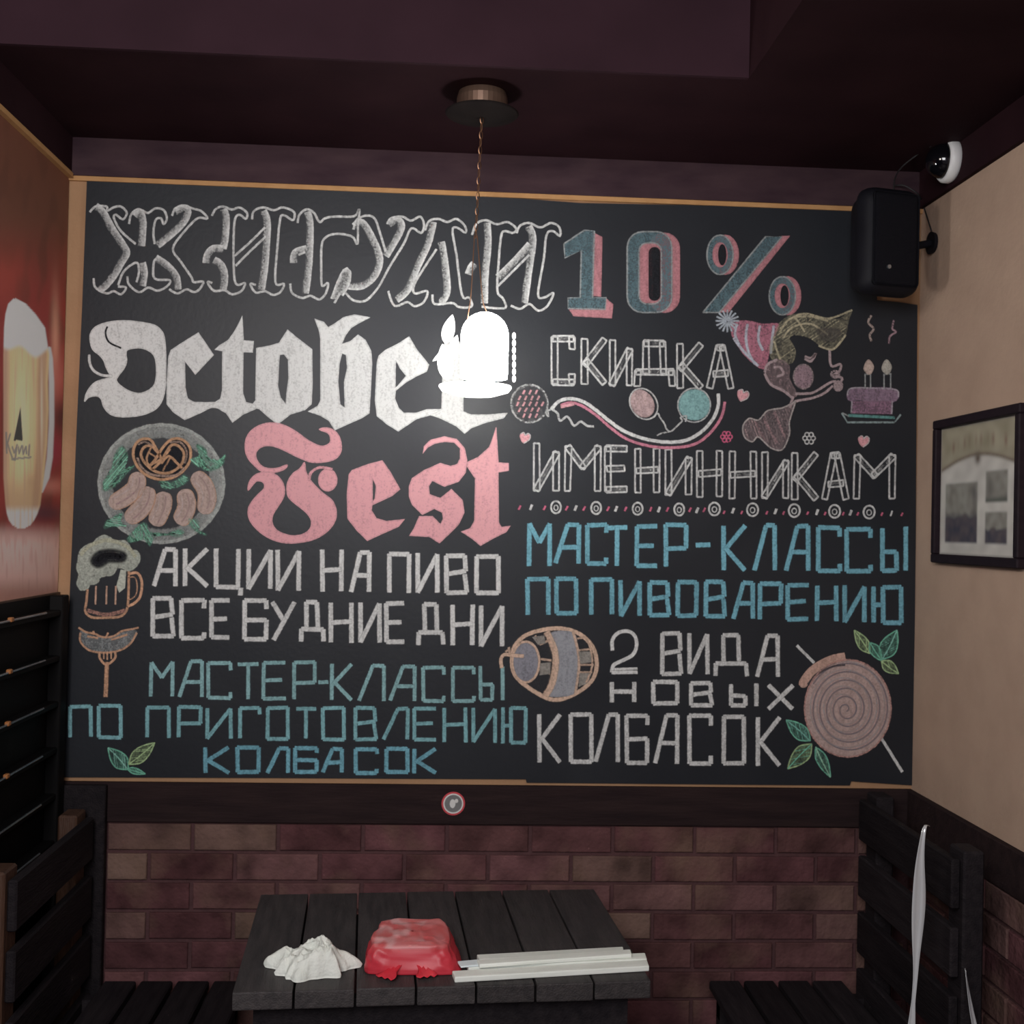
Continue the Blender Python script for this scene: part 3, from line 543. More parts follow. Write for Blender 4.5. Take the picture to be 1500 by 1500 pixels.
# barrel
c=Chalk((720,880,4.6875)); OB=(.70,.50,.38); GB=(.33,.34,.37)
c.ell((432,430),285,240,OB,.0001,1)
P=[(140,400),(160,310),(230,240),(350,200),(480,190),(600,225),(690,310),(722,420),(700,530),(620,610),(500,670),(400,675),(290,620),(190,545),(148,480)]
c.poly(P,(.06,.06,.065),.7,True); c.ribbon(crom([c.P(p) for p in P],4,True),5.0,OB,.95,loop=True)
c.poly([(400,225),(440,330),(450,430),(430,560),(385,650),(560,640),(595,520),(590,350),(560,220)],GB,1.0,True)
c.line([(380,215),(430,330),(440,430),(415,570),(370,650)],8,OB,.95).line([(560,215),(590,330),(600,450),(575,640)],3.4,OB,.9)
c.ell((235,420),90,135,(.27,.27,.31),.98,fill=True).ell((235,420),93,140,OB,.92,3)
for p in ([(300,240),(330,290)],[(330,300),(400,270)],[(340,400),(410,410)],[(330,470),(400,500)]): c.line(p,3,OB,.85)
for q in ([(280,250),(360,240),(370,290),(320,300)],[(335,430),(405,425),(400,500),(330,510)],[(600,350),(680,350),(690,420),(610,430)],[(605,500),(690,490),(660,560),(600,590)]): c.poly(q,(.33,.31,.28),.92)
for p in ([(590,260),(650,250)],[(600,340),(690,330)],[(610,440),(700,440)],[(605,490),(690,490)],[(640,240),(680,330),(690,450),(650,560)]): c.line(p,2.6,OB,.8)
c.line([(70,460),(65,400),(90,370),(150,375),(220,380)],4.4,OB,.95).line([(118,320),(125,370)],3.2,OB,.9).line([(95,350),(110,340)],2.6,OB,.9)
c.build('chalk_drawing','orange beer barrel with a tap')
# balloons and streamer
c=Chalk((740,560,4.16667))
c.ell((150,130),105,108,WH,.55,2.4).ell((148,130),112,116,WH,.7,2.4).ell((150,130),98,100,(.4,.38,.38),.5,fill=True)
for i in range(5):
    for j in range(5):
        x=75+i*38+(j%2)*12; y=60+j*36
        if (x-150)**2+(y-130)**2<85**2: c.line([(x+7,y-12),(x-5,y+12)],2.6,PK,.85)
c.build('chalk_balloon','dashed pink round balloon'); c=Chalk((740,560,4.16667))
c.line([(255,150),(265,210),(250,180),(300,160)],2.2,WH,.8).line([(290,170),(320,190),(335,235),(380,210),(420,265),(460,240),(500,265),(540,270)],3,WH,.8)
for p in ([(280,165),(330,115),(400,100),(480,120),(560,175),(640,240),(730,300),(850,345),(980,365),(1100,355),(1200,300),(1270,220),(1300,140),(1300,70)],): c.line(p,4.2,WH,.95)
c.line([(340,140),(400,125),(470,145),(560,205),(640,275),(740,345),(860,385),(1000,400),(1150,380),(1250,310),(1320,210),(1340,120)],3.6,(.56,.22,.29),.95); c.line([(340,150),(420,132)],4,PK,.9)
c.build('chalk_streamer','pink and white curling streamer'); c=Chalk((740,560,4.16667))
c.ell((835,130),68,88,(.55,.40,.40),.9,fill=True,rot=-32).ell((845,132),80,100,WH,.8,2,rot=-32)
c.build('chalk_balloon','pale pink balloon'); c=Chalk((740,560,4.16667))
c.ell((1155,138),96,92,(.25,.45,.45),.95,fill=True).ell((1153,140),100,104,WH,.75,2)
c.line([(905,215),(930,190),(945,215),(970,250),(985,285),(1010,300),(1050,265),(1080,235),(1070,215),(1105,205),(1100,240)],2.2,WH,.8).line([(1010,300),(960,310),(925,325)],2,WH,.75)
c.build('chalk_balloon','turquoise balloon')
def heart(x,y,s,a=0):
    c=Chalk((x,y,1)); R=lambda u,v:(s*(u*math.cos(a)-v*math.sin(a)),s*(u*math.sin(a)+v*math.cos(a)))
    c.poly([R(*q) for q in ((0,1),(-.8,.2),(-.9,-.5),(-.4,-.8),(0,-.4),(.4,-.8),(.9,-.5),(.8,.2))],PK,.95,True); c.line([R(-.9,-.5),R(-.4,-.85),R(0,-.4)],1.5,WH,.8).line([R(0,-.4),R(.4,-.85),R(.9,-.5),R(.8,.3),R(0,1.05)],1.5,WH,.8); c.build('chalk_heart')
heart(769,641,8,.2); heart(1088,579,9,.35); heart(1265,646,8.5,.1)
for x,y,col,r in ((1064,640,(.70,.16,.28),7),(1185,642,WH,8)):
    c=Chalk((x,y,1))
    for k in range(6): a=k*math.pi/3; c.ell((r*.75*math.cos(a),r*.75*math.sin(a)),3.2,3.2,col,.85,1.8,n=10)
    c.build('chalk_flower')
# birthday figure with party hat and horn
c=Chalk((1020,400,4.4118)); SK=(.46,.36,.37); HR=(.40,.37,.26); HT=(.60,.24,.32)
c.poly([(240,320),(330,310),(430,330),(530,330),(500,420),(465,540),(430,620),(330,550),(260,460),(225,380)],HT,.8,True)
for p in ([(260,330),(250,400),(290,490)],[(330,330),(320,420),(340,520),(380,590)],[(410,340),(400,430),(430,500)],[(500,340),(490,420),(480,520)],[(240,420),(300,500),(400,600)]): c.line(p,3.4,(.55,.60,.68),.85)
for i in range(16): a=i*.3927; c.line([(200,310),(200+72*math.cos(a)*1.05,310+72*math.sin(a))],2.4,(.50,.56,.62),.85)
c.poly([(500,400),(540,320),(620,270),(720,262),(820,285),(900,300),(950,280),(1005,240),(985,300),(965,400),(920,470),(870,500),(800,470),(730,420),(650,400),(600,420),(640,500),(620,580),(560,580),(490,560),(470,480)],HR,.62,True)
c.hatch([(500,400),(540,320),(620,270),(720,262),(820,285),(900,300),(965,330),(965,400),(920,470),(870,500),(800,470),(730,420),(650,400),(600,420),(640,500),(620,580),(560,580),(490,500)],(.50,.46,.32),.7,4.0,-35,1.3)
for p in ([(540,380),(600,300),(720,280),(850,310)],[(560,420),(620,350),(740,330),(850,400)],[(600,300),(700,262),(850,295),(1005,240)],[(965,400),(900,480),(860,495),(790,470)],[(500,440),(540,560)],[(540,360),(580,330)],[(640,290),(700,380)]): c.line(p,2.6,(.58,.52,.36),.8)
c.poly([(780,370),(860,360),(930,380),(880,440),(820,430)],(.12,.11,.10),.75,True,soft=5)
c.poly([(440,640),(470,580),(540,560),(600,600),(600,680),(640,760),(640,800),(560,770),(470,720)],(.34,.25,.26),.7,True)
c.ell((690,670),58,75,(.40,.28,.32),.84,fill=True); c.ell((690,670),62,78,SK,.7,2.4)
for p in ([(440,640),(460,590),(520,560)],[(500,610),(540,610),(560,650),(520,670)],[(440,650),(480,720),(560,760),(620,810)],[(700,540),(740,550),(770,520),(740,570),(700,555)],[(860,500),(870,600),(930,590),(920,640),(880,660),(940,680),(920,720)],[(640,780),(700,780),(760,770),(860,710),(900,700)],[(600,870),(640,830),(740,810),(820,780),(880,730)],[(600,870),(625,800)]): c.line(p,3.2,SK,.9)
c.ell((915,730),30,34,SK,.8,fill=True); c.ell((895,655),26,22,SK,.8,2.6)
horn=[(640,830),(600,960),(600,1040),(555,1140),(480,1130),(400,1060),(360,1090),(310,1060),(300,990),(340,940),(400,950),(460,890),(560,870)]
c.poly(horn,(.36,.28,.29),.66,True); c.hatch(horn,(.50,.36,.36),.66,4.2,70,1.3); c.line(horn+[horn[0]],2,(.55,.5,.48),.8)
for p in ([(430,940),(520,1100)],[(500,900),(570,1060)],[(380,960),(440,1080)]): c.line(p,3,(.60,.36,.38),.6)
c.build('chalk_drawing','festive head in a striped party hat blowing a horn')
# birthday cake
c=Chalk((1020,400,4.4118)); CK=(.33,.23,.31)
c.poly([(975,790),(1000,750),(1060,745),(1230,740),(1300,765),(1300,815),(1260,835),(1200,825),(1130,840),(1060,820),(990,825)],CK,.82,True); c.poly([(1005,830),(1265,830),(1265,910),(1005,905)],(.37,.22,.31),.76)
for p in ([(1005,830),(1000,905)],[(1265,830),(1262,910)],[(975,790),(1000,745),(1150,745),(1290,755),(1305,800)]): c.line(p,2,(.5,.45,.5),.8)
c.line([(940,905),(975,965),(1280,965),(1320,915)],2.6,(.3,.38,.38),.85,False).line([(980,920),(1280,935)],3.6,(.14,.32,.30),.9).line([(945,905),(985,925)],2,GREY,.8)
for x in (1090,1125,1212,1255): c.line([(x,650),(x,745)],1.8,GREY,.85)
c.line([(1090,655),(1125,652)],1.8,GREY,.8).line([(1212,655),(1255,652)],1.8,GREY,.8)
for x in (1112,1228):
    c.poly([(x-2,560),(x+32,605),(x+8,655),(x-30,620)],(.58,.46,.40) if x<1200 else (.5,.48,.42),.9,True)
c.line([(1130,275),(1110,320),(1145,360),(1120,400),(1130,440)],3,(.52,.42,.38),.8).line([(1275,305),(1265,360),(1290,380),(1250,410),(1245,455)],2.6,(.45,.30,.34),.8)
c.build('chalk_drawing','birthday cake with two lit candles')
# ------------------------------------------------------------------ pendant lantern over the table
cc = hit(706, 163, 2, CEIL-.045); LX, LY = cc.x, cc.y
def at_lamp(px, py): return hit(px, py, 1, LY)
lb = at_lamp(697, 582); lt = at_lamp(700, 457); s = LY/F*1.03
pend = empty('pendant_lantern', (LX-.012, LY, lb.z), 'lit glass lantern with leaf plates on a saucer, hanging by a chain', 'pendant lamp')
def loc(p): return Vector(p) - pend.location
o = link('ceiling_mount', lathe('ceiling_mount', [(0,0),(.062,0),(.062,.030),(.058,.045),(0,.045)]), 'copper_metal', pend, smooth=False); o.location = loc((LX, LY, CEIL-.046))
o = link('ceiling_flange', lathe('ceiling_flange', [(0,-.004),(.02,-.010),(.05,-.007),(.086,0),(.090,.004),(.086,.007),(0,.008)]), 'dark_metal', pend, smooth=True); o.location = loc((LX, LY, CEIL-.055))
dome_r = 34*s; cxm = at_lamp(710, 500).x
h0 = at_lamp(700, 554).z; h1 = lt.z
prof = [(dome_r*.98, 0),(dome_r, .02)] + [(dome_r*math.cos(a*math.pi/20), (h1-h0-dome_r) + dome_r*math.sin(a*math.pi/20)) for a in range(0, 11)]
o = link('glass_dome', lathe('glass_dome', prof), 'lit_glass', pend, smooth=True); o.location = loc((cxm, LY, h0)); o['label'] = 'glowing white glass dome'
sr = 52*s
o = link('saucer', lathe('saucer', [(0,-.002),(sr*.55,-.006),(sr*.92,.004),(sr,.014),(sr*.99,.018),(sr*.9,.012),(sr*.5,.004),(0,.004)]), 'frosted_glass', pend, smooth=True); o.location = loc((at_lamp(696,570).x, LY, at_lamp(696,576).z))
def leaf_plate(tip, base, w, name='leaf_plate'):
    A, B = at_lamp(*base), at_lamp(*tip); t = B-A; n = Vector((t.z,0,-t.x)).normalized()*w*s
    out = [A+t*q+n*math.sin(math.pi*q**.8)**.8*.95 for q in (0,.1,.22,.35,.5,.65,.8,.92)]+[B]+[A+t*q-n*math.sin(math.pi*q**.8)**.8*.95 for q in (.92,.8,.65,.5,.35,.22,.1)]
    bm = bmesh.new(); f = bm.faces.new([bm.verts.new(p + Vector((0,-.003,0))) for p in out]); r = bmesh.ops.extrude_face_region(bm, geom=[f])
    for v in r['geom']:
        if isinstance(v, bmesh.types.BMVert): v.co.y += .005
    bm.transform(Matrix.Translation(-pend.location)); link(name, bm_mesh(name, bm), 'frosted_glass', pend)
leaf_plate((663,461),(652,503),9.5); leaf_plate((670,491),(658,528),7); leaf_plate((634,529),(656,512),4); leaf_plate((648,504),(656,557),12)
bead = lathe('bead', [(0,-1)] + [(math.cos(a), math.sin(a)) for a in [math.radians(q) for q in range(-75, 90, 15)]] + [(0,1)], 10)
bead.materials.append(MATS['frosted_glass'])
for k in range(7):
    p = at_lamp(753, 492+k*10.5); b_ = bpy.data.objects.new('bead', bead); COL.objects.link(b_); b_.parent = pend; b_.location = loc(p); b_.scale = (2.6*s, 2.6*s, 4.9*s)
for sx in (-1, 1):
    tp = at_lamp(697+sx*2, 345); bt = at_lamp(699+sx*(15 if sx<0 else 24), 474); mid = at_lamp(698+sx*8, 430)
    link('hanging_wire', tube_mesh('hanging_wire', [loc(q) for q in crom([tp, mid, at_lamp(699+sx*12, 452), bt], 5)], .0013, 6), 'chain_metal', pend)
lk = bpy.data.meshes.new('chain_link'); bm = bmesh.new()
vs = []; R, r_ = .0068, .0013
for i in range(12):
    a = 2*math.pi*i/12; c_ = Vector((R*.62*math.cos(a), 0, R*1.45*math.sin(a))); n_ = Vector((math.cos(a),0,math.sin(a)))
    vs.append([bm.verts.new(c_ + n_*r_*math.cos(q) + Vector((0,1,0))*r_*math.sin(q)) for q in (0,2.09,4.19)])
for i in range(12):
    for k in range(3): bm.faces.new((vs[i][k], vs[i][(k+1)%3], vs[(i+1)%12][(k+1)%3], vs[(i+1)%12][k]))
bmesh.ops.recalc_face_normals(bm, faces=bm.faces); bm.to_mesh(lk); bm.free(); lk.materials.append(MATS['chain_metal'])
z1 = CEIL-.066; z0 = at_lamp(697, 343).z; nl = int((z1-z0)/.0165); xb = at_lamp(697,343).x
for i in range(nl):
    o = bpy.data.objects.new('chain_link', lk); COL.objects.link(o); o.parent = pend; t = i/(nl-1)
    o.location = loc((LX+(xb-LX)*t, LY, z1+(z0-z1)*t)); o.rotation_euler.z = (i%2)*math.pi/2 + .5
# ------------------------------------------------------------------ table, planks run away from the camera
cs = [hit(386,1303,2,TZ), hit(872,1308,2,TZ), hit(962,1443,2,TZ), hit(338,1446,2,TZ)]
left = (cs[0]+cs[3])/2; right = (cs[1]+cs[2])/2; back = (cs[0]+cs[1])/2; front = (cs[2]+cs[3])/2
mid = (left+right)/2; TW = (right-left).length; TD = (back-front).length; tang = math.atan2((back-front).y,(back-front).x)-math.pi/2
tab = empty('wooden_table', (mid.x, mid.y, 0), 'dark wooden table with seven wide planks, against the brick wall', 'table', rz=tang)
pw = TW/7
for i in range(7):
    x0 = -TW/2+i*pw+.0022; bm = bmesh.new(); add_box(bm, x0, x0+pw-.0044, -TD/2+random.uniform(-.003,.003), TD/2, TZ-.038, TZ+random.uniform(-.0012,.0), .003, 2)
    link('plank', bm_mesh('plank', bm), 'table_wood', tab)
box('apron', -TW/2+.04, TW/2-.04, -TD/2+.05, -TD/2+.075, TZ-.12, TZ-.04, 'bench_wood', tab); box('apron', -TW/2+.04, TW/2-.04, TD/2-.075, TD/2-.05, TZ-.12, TZ-.04, 'bench_wood', tab)
for sx in (-1,1):
    box('apron', min(sx*(TW/2-.04),sx*(TW/2-.065)), max(sx*(TW/2-.04),sx*(TW/2-.065)), -TD/2+.075, TD/2-.075, TZ-.12, TZ-.04, 'bench_wood', tab)
    for sy in (-1,1):
        x_, y_ = sx*(TW/2-.10), sy*(TD/2-.11); box('leg', x_-.032, x_+.032, y_-.032, y_+.032, 0, TZ-.04, 'bench_wood', tab, bev=.004)
def ink(me, cols):
    a = me.color_attributes.new('ink','FLOAT_COLOR','POINT')
    for i, c_ in enumerate(cols): a.data[i].color = (*c_, 1)
# white tissue, crumpled
tc_ = hit(466, 1424, 2, TZ); n1, n2 = 90, 56; vs=[]; fs=[]
for j in range(n2):
    for i in range(n1):
        u, v = i/(n1-1)*2-1, j/(n2-1)*2-1; ang = math.atan2(v, u)
        sq = max(abs(u), abs(v)); rr_ = math.hypot(u, v) or 1e-6; u2, v2 = u*sq/rr_, v*sq/rr_            # square to disc
        edge = 1 + .16*math.sin(3*ang+.6) + .12*math.sin(7*ang+2) + .07*math.sin(13*ang)
        x = u2*.083*edge; y = v2*.056*edge
        q = Vector((x*19, y*19, 5.3)); f1, f2, f3 = (max(0.0, 1-abs(noise.noise(w_)*2)) for w_ in (q, q*2.3+Vector((5,1,2)), q*5+Vector((1,7,2))))
        env = max(0, 1-sq**5); hump = .68+.42*math.exp(-((x-.03)/.035)**2)
        z = .006 + env*(.030+.014*f1+.014*f2+.005*f3)*hump
        x += .012*noise.noise(q*1.6+Vector((9,0,0))); y += .012*noise.noise(q*1.6+Vector((0,9,0)))
        vs.append((x, y, z))
b0 = len(vs); fs = [(j*n1+i, j*n1+i+1, (j+1)*n1+i+1, (j+1)*n1+i) for j in range(n2-1) for i in range(n1-1)]
ring = [i for i in range(n1)] + [j*n1+n1-1 for j in range(1,n2)] + [(n2-1)*n1+i for i in range(n1-2,-1,-1)] + [j*n1 for j in range(n2-2,0,-1)]
low = []
for r0 in ring: low.append(len(vs)); vs.append((vs[r0][0]*.97, vs[r0][1]*.97, .0))
for k in range(len(ring)): fs.append((ring[k], low[k], low[(k+1)%len(ring)], ring[(k+1)%len(ring)]))
fs.append(tuple(low))
o = link('tissue', mesh('tissue', vs, fs), 'tissue', smooth=True); o.location = (tc_.x-.016, tc_.y+.01, TZ); o.rotation_euler.z = .12
tag(o, 'crumpled white paper tissue lying left of the red bag', 'tissue')
# red plastic bag wrapped round a boxy package
rb = hit(599, 1427, 2, TZ)
bag = empty('plastic_bag', (rb.x, rb.y+.078, TZ), 'red plastic bag bundled around a boxy package in the middle of the table', 'plastic bag')
nu, nv = 96, 40; vs=[]; fs=[]; cols=[]
def supr(a, p): c_, s_ = math.cos(a), math.sin(a); return math.copysign(abs(c_)**p, c_), math.copysign(abs(s_)**p, s_)
for j in range(nv):
    v = j/(nv-1)
    if v < .1: rad, hh = .90+v*1.0, v*.02/.1
    elif v < .55: t = (v-.1)/.45; rad, hh = 1.0-.17*t, .02+.98*t
    else: t = (v-.55)/.45; rad, hh = .83*(1-t), 1.0+.02*math.sin(t*math.pi/2)
    for i in range(nu):
        a = 2*math.pi*i/nu; cx1, sy1 = supr(a, .30)
        wx = .099*rad; wy = .085*rad
        back_narrow = 1-.16*max(0, sy1)
        x = cx1*wx*back_narrow + .004 + .010*(1-hh)*max(0,cx1); y = sy1*wy
        z = hh*(.060 + .16*(y+.02)*.35)
        q = Vector((x*16, y*16, z*16)); d_ = .006*noise.noise(q) + .0035*(1-abs(noise.noise(q*1.8)*2)) + .0015*noise.noise(q*5)
        k_ = 1 if hh > .1 else .6
        x += cx1*d_*1.0*k_; y += sy1*d_*k_
        if hh > .1: z += d_*.7
        vs.append((x, y, max(z, 0.0)))
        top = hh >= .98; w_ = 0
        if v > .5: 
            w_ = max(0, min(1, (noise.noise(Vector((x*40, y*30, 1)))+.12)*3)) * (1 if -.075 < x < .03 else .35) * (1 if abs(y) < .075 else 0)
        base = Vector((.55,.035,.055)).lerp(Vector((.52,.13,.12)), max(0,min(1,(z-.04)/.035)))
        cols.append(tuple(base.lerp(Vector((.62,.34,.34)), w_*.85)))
fs = [(j*nu+i, j*nu+(i+1)%nu, (j+1)*nu+(i+1)%nu, (j+1)*nu+i) for j in range(nv-1) for i in range(nu)]
fs.append(tuple(range(nu))[::-1])
me = mesh('bag_body', vs, fs); ink(me, cols); o = link('bag_body', me, 'red_plastic', bag, smooth=True)
for (dx, dy, ln, rz) in ((-.030,-.080,.040,-.5),(.030,-.080,.030,.3)):
    n_ = 14; vs=[]; cols=[]
    for i in range(n_):
        t = i/(n_-1); w = .009+.012*t+.003*math.sin(9*t)
        for k in range(7):
            u = k/6*2-1; vs.append((u*w, .02-t*ln-.02*t, .020*(1-t)**1.3+.003+.005*abs(math.sin(u*5+t*3)))); cols.append((.62,.03,.05))
    fs = [(i*7+k, i*7+k+1, (i+1)*7+k+1, (i+1)*7+k) for i in range(n_-1) for k in range(6)]
    me = mesh('bag_tail', vs, fs); ink(me, cols); o = link('bag_tail', me, 'red_plastic', bag, smooth=True); o.location = (dx, dy, 0); o.rotation_euler.z = rz
    sm = o.modifiers.new('thickness','SOLIDIFY'); sm.thickness = .0012
# pale flat sticks
stk = hit(805, 1418, 2, TZ)
sb = empty('stick_bundle', (stk.x, stk.y, TZ), 'bundle of long pale flat wooden sticks at the front right of the table', 'sticks')
def stick(p, q, w, h, z, name='stick', m='pale_stick'):
    A, B = hit(*p, 2, TZ), hit(*q, 2, TZ); L_ = (B-A).length; an = math.atan2((B-A).y, (B-A).x); c_ = (A+B)/2
    bm = bmesh.new(); add_box(bm, -L_/2, L_/2, -w/2, w/2, 0, h, .0025, 2)
    for v in bm.verts:
        if v.co.x > L_/2-.02 and v.co.y < 0: v.co.x -= .006
    o = link(name, bm_mesh(name, bm), m, sb); o.location = (c_.x-stk.x, c_.y-stk.y, z); o.rotation_euler.z = an
stick((664,1435),(951,1418), .036, .012, 0); stick((684,1421),(948,1408), .036, .012, .0005); stick((700,1424),(926,1408), .028, .009, .0128); stick((700,1409),(915,1397), .03, .011, 0)
stick((672,1423),(704,1420), .032, .004, .0126, 'paper_tab', 'paper_tab')
# ------------------------------------------------------------------ benches
def bench(x_back, yb, yf, ztop, side, label, post):
    # back slats run away from the camera; side = +1 means the back stands on the right
    b = empty('slatted_bench', (x_back, (yb+yf)/2, 0), label, 'bench'); hl = (yb-yf)/2
    th = .022
    for k in range(4):
        z1_ = ztop-.012 - k*.158
        box('back_slat', -th/2, th/2, -hl, hl, z1_-.115, z1_, 'bench_wood', b, bev=.004)
    for y_ in (-hl+.03, hl-.035):
        box('post', side*.011 if side>0 else -.061, side*.061 if side>0 else -.011, y_-.045, y_+.035, 0, ztop+.01, post, b, bev=.005)
    for k in range(4):
        xa = -side*(.05+k*.098); xb_ = -side*(.05+k*.098+.086)
        box('seat_plank', min(xa,xb_), max(xa,xb_), -hl, hl, .42, .445, 'bench_wood', b, bev=.004)
    for y_ in (-hl+.05, hl-.05):
        x_ = -side*.39; box('leg', x_-.025, x_+.025, y_-.025, y_+.025, 0, .42, 'bench_wood', b, bev=.004)
        box('seat_rail', min(-side*.012, -side*.415), max(-side*.012, -side*.415), y_-.018, y_+.018, .36, .42, 'bench_wood', b)
    return b
pR = hit(1264, 1164, 1, D-.07); pRn = hit(1385, 1240, 0, pR.x)
bench(pR.x, D-.07, pRn.y-.06, pR.z, 1, 'dark slatted wooden bench on the right beneath the beige wall', 'bench_wood')
pL = hit(132, 1190, 1, D-.07); pLn = hit(30, 1192, 0, pL.x)
bench(pL.x, D-.07, pLn.y-.04, pL.z-.0, -1, 'brown-posted slatted wooden bench on the left beneath the poster', 'post_wood')
# silvery twisted ribbon strips tied to the right bench
def twist(pts, wid, tw, name, label, widths=lambda t: 1.0):
    P = crom([Vector(p) for p in pts], 10); n = len(P); vs=[]; 
    for i, p in enumerate(P):
        t = i/(n-1); w = wid*widths(t); a = tw[0]+(tw[1]-tw[0])*t
        for k in range(5):
            u = k/4*2-1; vs.append(p + Vector((math.cos(a)*u*w, math.sin(a)*u*w + .004*(1-u*u), 0)))
    fs = [(i*5+k, i*5+k+1, (i+1)*5+k+1, (i+1)*5+k) for i in range(n-1) for k in range(4)]
    o = link(name, mesh(name, vs, fs), 'silver_film', smooth=True); m_ = o.modifiers.new('thickness','SOLIDIFY'); m_.thickness = .0012
    tag(o, label, 'ribbon', 'silver ribbons by the right bench'); return o
ry = pRn.y-.13
R_ = lambda x, y: hit(x, y, 1, ry)
twist([hit(1360,1211,1,ry+.03), R_(1354,1214), R_(1348,1260), R_(1346,1320), R_(1343,1380), R_(1341,1430), R_(1337,1480), R_(1333,1540), R_(1331,1620)], .0125, (.25, -.35), 'silver_ribbon', 'long silver twisted ribbon hanging from the right bench post', lambda t: .35+.9*math.exp(-((t-.38)/.16)**2)+.8*max(0,min(1,(t-.72)/.2)))
twist([R_(1414,1420), R_(1418,1450), R_(1423,1480), R_(1430,1520), R_(1436,1600)], .0085, (1.2, .1), 'silver_ribbon', 'short silver ribbon low at the right of the bench')
# ------------------------------------------------------------------ black slatted rack on the left wall
zr0, zr1 = .62, 1.49
rack = empty('slatted_rack', (XL, 3.0, zr0), 'black slatted rack with thin shiny rails on the left wall below the poster', 'rack')
box('back_board', .0, .012, -.72, .26, 0, zr1-zr0, 'black_wood', rack); box('side_frame', .012, .05, .20, .25, 0, zr1-zr0, 'black_wood', rack, bev=.003)
for k in range(7):
    z_ = hit(20, 908+k*74.5, 0, XL+.05).z - zr0
    if z_ < .02: break
    box('shelf_slat', .012, .045, -.72, .20, z_-.018, z_-.002, 'black_wood', rack, bev=.003)
    link('rail', tube_mesh('rail', [(.052,-.72,z_),(.052,-.2,z_),(.052,.06,z_)], .0028, 8), 'bar_metal', rack)
    if k < 4: box('clip', .047, .058, -.195, -.178, z_-.003, z_+.008, 'amber_clip', rack, bev=.002)
# ------------------------------------------------------------------ poster on the left wall (flat print)
pz0 = hit(40, 877, 0, XL+.006).z; pz1 = BAND-.008; py0, py1 = 2.35, D-.006
def project(p):
    d = Vector(p)-EYE; z = d.dot(cf); return 750+F*d.dot(cr)/z, 750-F*d.dot(cu)/z
def ss(a, b, x): t = max(0, min(1, (x-a)/(b-a))); return t*t*(3-2*t)
def mixc(a, b, t): return tuple(a[i]*(1-t)+b[i]*t for i in range(3))
def gb(x, y, cx, cy, sx, sy): return math.exp(-((x-cx)/sx)**2-((y-cy)/sy)**2)
GL = [(437,20,22),(445,12,38),(460,8,52),(480,6,66),(520,5,72),(560,5,70),(600,5,71),(650,5,69),(700,5,64),(740,8,59),(752,10,55),(762,13,50),(769,18,45),(774,26,36)]
def lerp_tab(tab, y):
    if y <= tab[0][0] or y >= tab[-1][0]: return None
    for a, b in zip(tab, tab[1:]):
        if a[0] <= y <= b[0]: t = (y-a[0])/(b[0]-a[0]); return a[1]+(b[1]-a[1])*t, a[2]+(b[2]-a[2])*t
HD = [(508,70,74),(525,71,77),(560,72,79),(620,72,79),(670,69,77),(700,64,72),(722,56,62)]
def segd(x, y, a, b):
    ax, ay, bx, by = *a, *b; L2 = (bx-ax)**2+(by-ay)**2; t = max(0, min(1, ((x-ax)*(bx-ax)+(y-ay)*(by-ay))/L2)); return math.hypot(x-ax-t*(bx-ax), y-ay-t*(by-ay))
SCR = [[(9,634),(10,664)],[(15,636),(10,652)],[(11,650),(17,668),(19,672)],[(18,655),(21,664),(25,652)],[(25,652),(22,674),(17,672)],[(27,655),(28,664),(32,653)],[(33,654),(34,665),(38,654)],[(38,654),(39,665)],[(43,652),(42,667)],[(20,672),(45,670)]]
